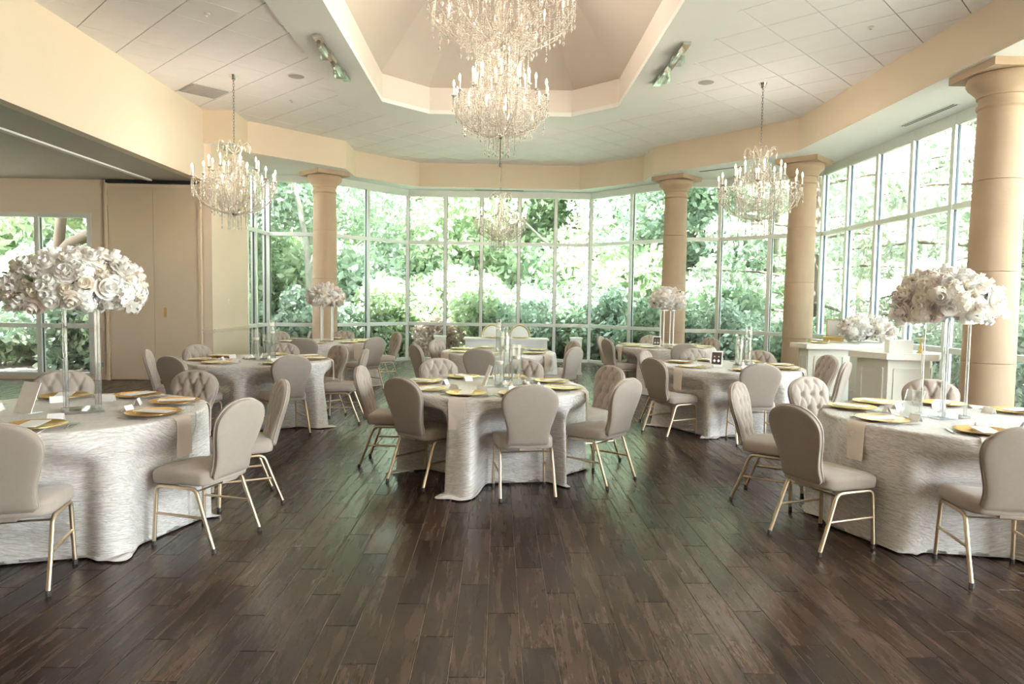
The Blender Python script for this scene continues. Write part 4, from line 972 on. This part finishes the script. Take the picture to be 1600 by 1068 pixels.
# ------------------------------------------------------------------ outdoors: ground, trees, shrubs
def zone(x, y):
    far = 'far ' if y > 25 else ''
    if x > 6.5 and y < 16: return far+'outside the bar windows'
    if x < -6: return far+'outside the side room window'
    if x < -2.5: return far+'outside the bay near the switch wall'
    if x > 2.5: return far+'outside the bay near the bar'
    return far+'outside the end window wall'
def ground_z(x, y):
    d = max(0, max(abs(x+1)-9, y-19)); return -.22+.07*d
gx = np.linspace(-60, 60, 61); gy = np.linspace(-30, 80, 56); V = []; rg = random.Random(2)
for y in gy:
    for x in gx: V.append((x, y, ground_z(x, y)+rg.uniform(-.06, .06)))
struct('ground', MB().add(V, [(j*61+i, j*61+i+1, (j+1)*61+i+1, (j+1)*61+i) for j in range(55) for i in range(60)]), 'soil', 'sloping leaf-littered garden ground outside the windows', 'ground', True)
def leaf_cloud(name, centers, radii, n, size, m, seed, squash=1., elong=1.6, droop=0.):
    r = np.random.default_rng(seed); C = np.array(centers, float); Rr = np.array(radii, float)
    w = Rr**2; idx = r.choice(len(C), n, p=w/w.sum())
    d = r.normal(size=(n, 3)); d /= np.linalg.norm(d, axis=1)[:, None]
    rad = Rr[idx]*(.45+.6*r.random(n)**.6); p = C[idx]+d*rad[:, None]*np.array([1, 1, squash])
    a = r.normal(size=(n, 3)); a[:, 2] -= droop; a /= np.linalg.norm(a, axis=1)[:, None]
    b = np.cross(a, r.normal(size=(n, 3))); b /= np.linalg.norm(b, axis=1)[:, None]
    s = (size*(.6+.8*r.random(n)))[:, None]
    nn = np.cross(a, b)
    v = np.stack([p-a*s*elong/2, p+b*s*.42-nn*s*.08, p+a*s*elong/2, p-b*s*.42-nn*s*.08], 1).reshape(-1, 3)
    me = bpy.data.meshes.new(name); me.vertices.add(4*n); me.vertices.foreach_set('co', v.astype(np.float32).ravel())
    me.loops.add(4*n); me.loops.foreach_set('vertex_index', np.arange(4*n, dtype=np.int32)); me.polygons.add(n)
    me.polygons.foreach_set('loop_start', np.arange(0, 4*n, 4, dtype=np.int32)); me.materials.append(MATS[m]); me.update(calc_edges=True); me.validate(); return me
def tree_proto(seed, H, Rc, m, trunk='bark_pale', size=.13, n=9000, z0=.08):
    rg = random.Random(seed); tr = MB(); P = [(0, 0, -.3)]; x = y = 0
    for i in range(1, 7): x += rg.uniform(-.15, .15); y += rg.uniform(-.15, .15); P.append((x, y, H*.13*i))
    tr.tube(P, [.16-.018*i for i in range(7)], 9); cs, rs = [], []; brs = []
    for i in range(16):
        j = rg.randint(2, 6); a = rg.uniform(0, 6.28); L = Rc*rg.uniform(.45, 1.0); z1 = P[j][2]+rg.uniform(.2, .9)*L*.8
        e = (P[j][0]+L*math.cos(a), P[j][1]+L*math.sin(a), min(H, z1)); mid = ((P[j][0]+e[0])/2, (P[j][1]+e[1])/2, (P[j][2]+e[2])/2-.12)
        br = MB().tube([P[j], mid, e], [.055, .035, .012], 6); brs.append(br); cs.append(e); rs.append(Rc*rg.uniform(.28, .45))
    for i in range(10):
        a = rg.uniform(0, 6.28); q = rg.uniform(0, Rc*.8); cs.append((q*math.cos(a), q*math.sin(a), rg.uniform(z0*H, H))); rs.append(Rc*rg.uniform(.25, .42))
    return tr.mesh('trunk', trunk, True, 1.2), [b.mesh('branch', trunk, True, 1.2) for b in brs], leaf_cloud('foliage', cs, rs, n, size, m, seed)
TP = [tree_proto(1, 8.5, 2.9, 'leaf_bright', n=15000), tree_proto(2, 9.5, 3.1, 'leaf_mid', n=15000), tree_proto(3, 8.0, 2.8, 'leaf_cool', n=15000), tree_proto(4, 10, 3.2, 'leaf_bright', 'bark_pale', .14, 13000)]
def plant(name, protos, x, y, s, rz, label, cat, group):
    tr, brs, fo = protos; t = thing(name, label, cat, (x, y, ground_z(x, y)), rz, group); t.scale = (s, s, s)
    obj('trunk', tr, t)
    for b in brs: obj('branch', b, t)
    o = obj('foliage', fo, t); o['kind'] = 'stuff'
KN = ['light green leafy tree', 'mid green leafy tree', 'cool green leafy tree', 'pale-barked light green tree']
rg = random.Random(31)
spots = [(-8.5, 22.5, 2), (-5.4, 20.8, 1), (-2.6, 22.3, 0), (1.7, 25.2, 1), (2.9, 22.0, 0), (5.8, 21.6, 2), (8.6, 21.0, 1), (-11.5, 19.5, 0), (-12.5, 24, 1), (-6.5, 26.5, 0), (-1.5, 27.5, 2), (3.5, 27, 3), (8, 26.5, 0), (12.5, 24, 2), (-9.6, 17.3, 1), (-14.5, 16.6, 2), (-12, 20.8, 3), (-16.5, 22, 0), (0, 33, 1), (-8, 33, 3), (8, 33, 1), (15, 31, 0), (-16, 30, 1), (14.5, 18.5, 0), (16, 12, 2), (15.5, 6, 1)]
for x, y, k in spots:
    plant('tree', TP[k], x+rg.uniform(-.3, .3), y+rg.uniform(-.3, .3), rg.uniform(.85, 1.15), rg.uniform(0, 6.28), KN[k]+' growing '+zone(x, y), 'tree', 'leafy garden trees')
# conifers outside the bar windows
def conifer_proto(seed, H=9.5):
    rg = random.Random(seed); tr = MB().tube([(0, 0, -.3), (.05, 0, H*.3), (0, .08, H*.6), (0, 0, H)], [.17, .13, .08, .02], 9); brs, cs, rs = [], [], []
    for i in range(34):
        z = .5+(H-1)*i/34; a = i*2.4+rg.uniform(-.3, .3); L = (3.0*(1-z/H)+.5)*rg.uniform(.75, 1.1); e = (L*math.cos(a), L*math.sin(a), z+rg.uniform(-.5, .25)*L*.5)
        mid = (e[0]*.5, e[1]*.5, (z+e[2])/2+.10); brs.append(MB().tube([(0, 0, z), mid, e], [.050, .034, .010], 6).mesh('branch', 'bark', True, 1.2))
        for q in (.35, .55, .75, .95):
            cs.append((e[0]*q+rg.uniform(-.15, .15), e[1]*q+rg.uniform(-.15, .15), z+(e[2]-z)*q-.10)); rs.append(.26+.22*q)
    return tr.mesh('trunk', 'bark', True, 1.2), brs, leaf_cloud('foliage', cs, rs, 13000, .07, 'needle', seed, squash=.45, elong=2.4, droop=.6)
CP = [conifer_proto(5), conifer_proto(6, 10.5)]
for x, y, k, s in ((9.6, 8.6, 0, 1.0), (9.9, 11.4, 1, 1.0), (10.2, 14.4, 0, 1.05), (8.0, 17.4, 1, .95), (10.2, 5.4, 1, 1), (12.4, 9.9, 1, 1.1), (12.6, 16.6, 0, 1.1), (12.2, 12.8, 0, 1.15)):
    plant('conifer', CP[k], x, y, s, rg.uniform(0, 6.28), 'conifer with dark bare boughs outside the bar windows', 'tree', 'conifers outside the bar windows')
# shrubs close to the glass
def shrub_proto(seed, m, R=1.0, n=5200, size=.085):
    rg = random.Random(seed); cs, rs, brs = [], [], []
    for i in range(14):
        a = rg.uniform(0, 6.28); q = rg.uniform(0, R*.75); z = rg.uniform(.25, 1.35)*R; cs.append((q*math.cos(a), q*math.sin(a), z)); rs.append(R*rg.uniform(.3, .48))
        if i < 7: brs.append(MB().tube([(0, 0, -.1), (cs[-1][0]*.5, cs[-1][1]*.5, z*.55), cs[-1]], [.022, .015, .006], 6).mesh('stem', 'bark_pale', True, 1.2))
    return brs, leaf_cloud('foliage', cs, rs, n, size, m, seed)
SP = [shrub_proto(1, 'leaf_bright'), shrub_proto(2, 'leaf_mid'), shrub_proto(3, 'leaf_cool'), shrub_proto(4, 'leaf_dry', .8)]
SN = ['light green bushy shrub', 'mid green bushy shrub', 'cool green bushy shrub', 'dry russet shrub']
for x, y, k, s in ((-6.6, 17.6, 1, 1.2), (-5.0, 18.0, 2, 1.2), (-3.9, 18.7, 1, 1.1), (-2.6, 19.4, 0, 1.5), (-1.6, 18.6, 3, .95), (-.4, 19.2, 0, 1.35), (.9, 18.9, 2, 1.2), (2.0, 19.3, 1, 1.2), (3.1, 18.8, 2, 1.3), (4.4, 17.6, 1, 1.3), (5.5, 16.8, 2, 1.1), (6.9, 15.6, 1, 1.0), (-.9, 20.6, 0, 1.7), (1.6, 20.9, 1, 1.6), (-7.2, 14.6, 1, 1.3), (-8.8, 14.4, 2, 1.3), (-10.4, 14.6, 1, 1.35), (-9.6, 16.0, 0, 1.7), (-11.6, 16.2, 0, 1.6), (-6.9, 16.2, 0, 1.5), (8.2, 10.0, 2, .9), (8.1, 12.6, 1, .9), (8.2, 7.2, 1, 1.0), (7.7, 14.2, 3, .8), (-6.2, 20.6, 0, 1.9), (-4.3, 21.4, 1, 2.1), (-2.4, 21.8, 2, 2.0), (-.2, 22.6, 0, 2.3), (2.2, 22.8, 1, 2.2), (4.3, 21.2, 0, 2.1), (6.4, 19.6, 1, 2.0), (-7.9, 19.3, 2, 2.0), (-3.2, 25, 0, 2.6), (1.0, 26, 0, 2.7), (5.6, 24.2, 2, 2.5), (-8.2, 23.6, 0, 2.4), (8.4, 22.4, 0, 2.3), (-11.2, 18.2, 2, 2.0), (-13.2, 18.5, 0, 2.2)):
    brs, fo = SP[k]; t = thing('shrub', SN[k]+' growing close '+zone(x, y), 'shrub', (x, y, ground_z(x, y)-.05), rg.uniform(0, 6.28), SN[k]+'s outside'); t.scale = (s, s, s)
    for b in brs: obj('stem', b, t)
    o = obj('foliage', fo, t); o['kind'] = 'stuff'
# bare trunks seen plainly through the glass
t = thing('bare_tree', 'dark leaning trunk with a heavy limb outside the side room window', 'tree', (-9.55, 14.9, -.25))
obj('trunk', MB().tube([(0, 0, -.1), (.05, 0, 1.0), (.12, .05, 2.0), (.12, .1, 2.6)], [.24, .20, .17, .15], 12).mesh('trunk', 'bark', True, 1.2), t)
obj('limb', MB().tube([(.12, .1, 2.5), (.42, .1, 2.85), (.85, .1, 3.05), (1.25, .1, 3.4), (1.6, .1, 4.2)], [.15, .125, .12, .10, .08], 10).mesh('limb', 'bark', True, 1.2), t)
obj('limb', MB().tube([(.12, .1, 2.5), (.2, .2, 3.6), (.1, .2, 5)], [.12, .10, .07], 10).mesh('limb', 'bark', True, 1.2), t)
t = thing('bare_tree', 'slim pale forked trunk outside the bay beside the switch-wall column', 'tree', (-4.75, 18.0, -.25))
obj('trunk', MB().tube([(.15, 0, -.1), (.05, 0, .9), (-.12, 0, 1.9), (-.16, 0, 2.6)], [.12, .11, .10, .09], 10).mesh('trunk', 'bark_pale', True, 1.2), t)
obj('limb', MB().tube([(-.16, 0, 2.5), (-.22, 0, 3.2), (-.38, 0, 4.1), (-.75, 0, 5.4)], [.085, .075, .07, .05], 10).mesh('limb', 'bark_pale', True, 1.2), t)
obj('limb', MB().tube([(-.16, 0, 2.4), (.02, 0, 2.9), (.08, 0, 3.8), (.25, 0, 5.2)], [.085, .07, .06, .04], 10).mesh('limb', 'bark_pale', True, 1.2), t)
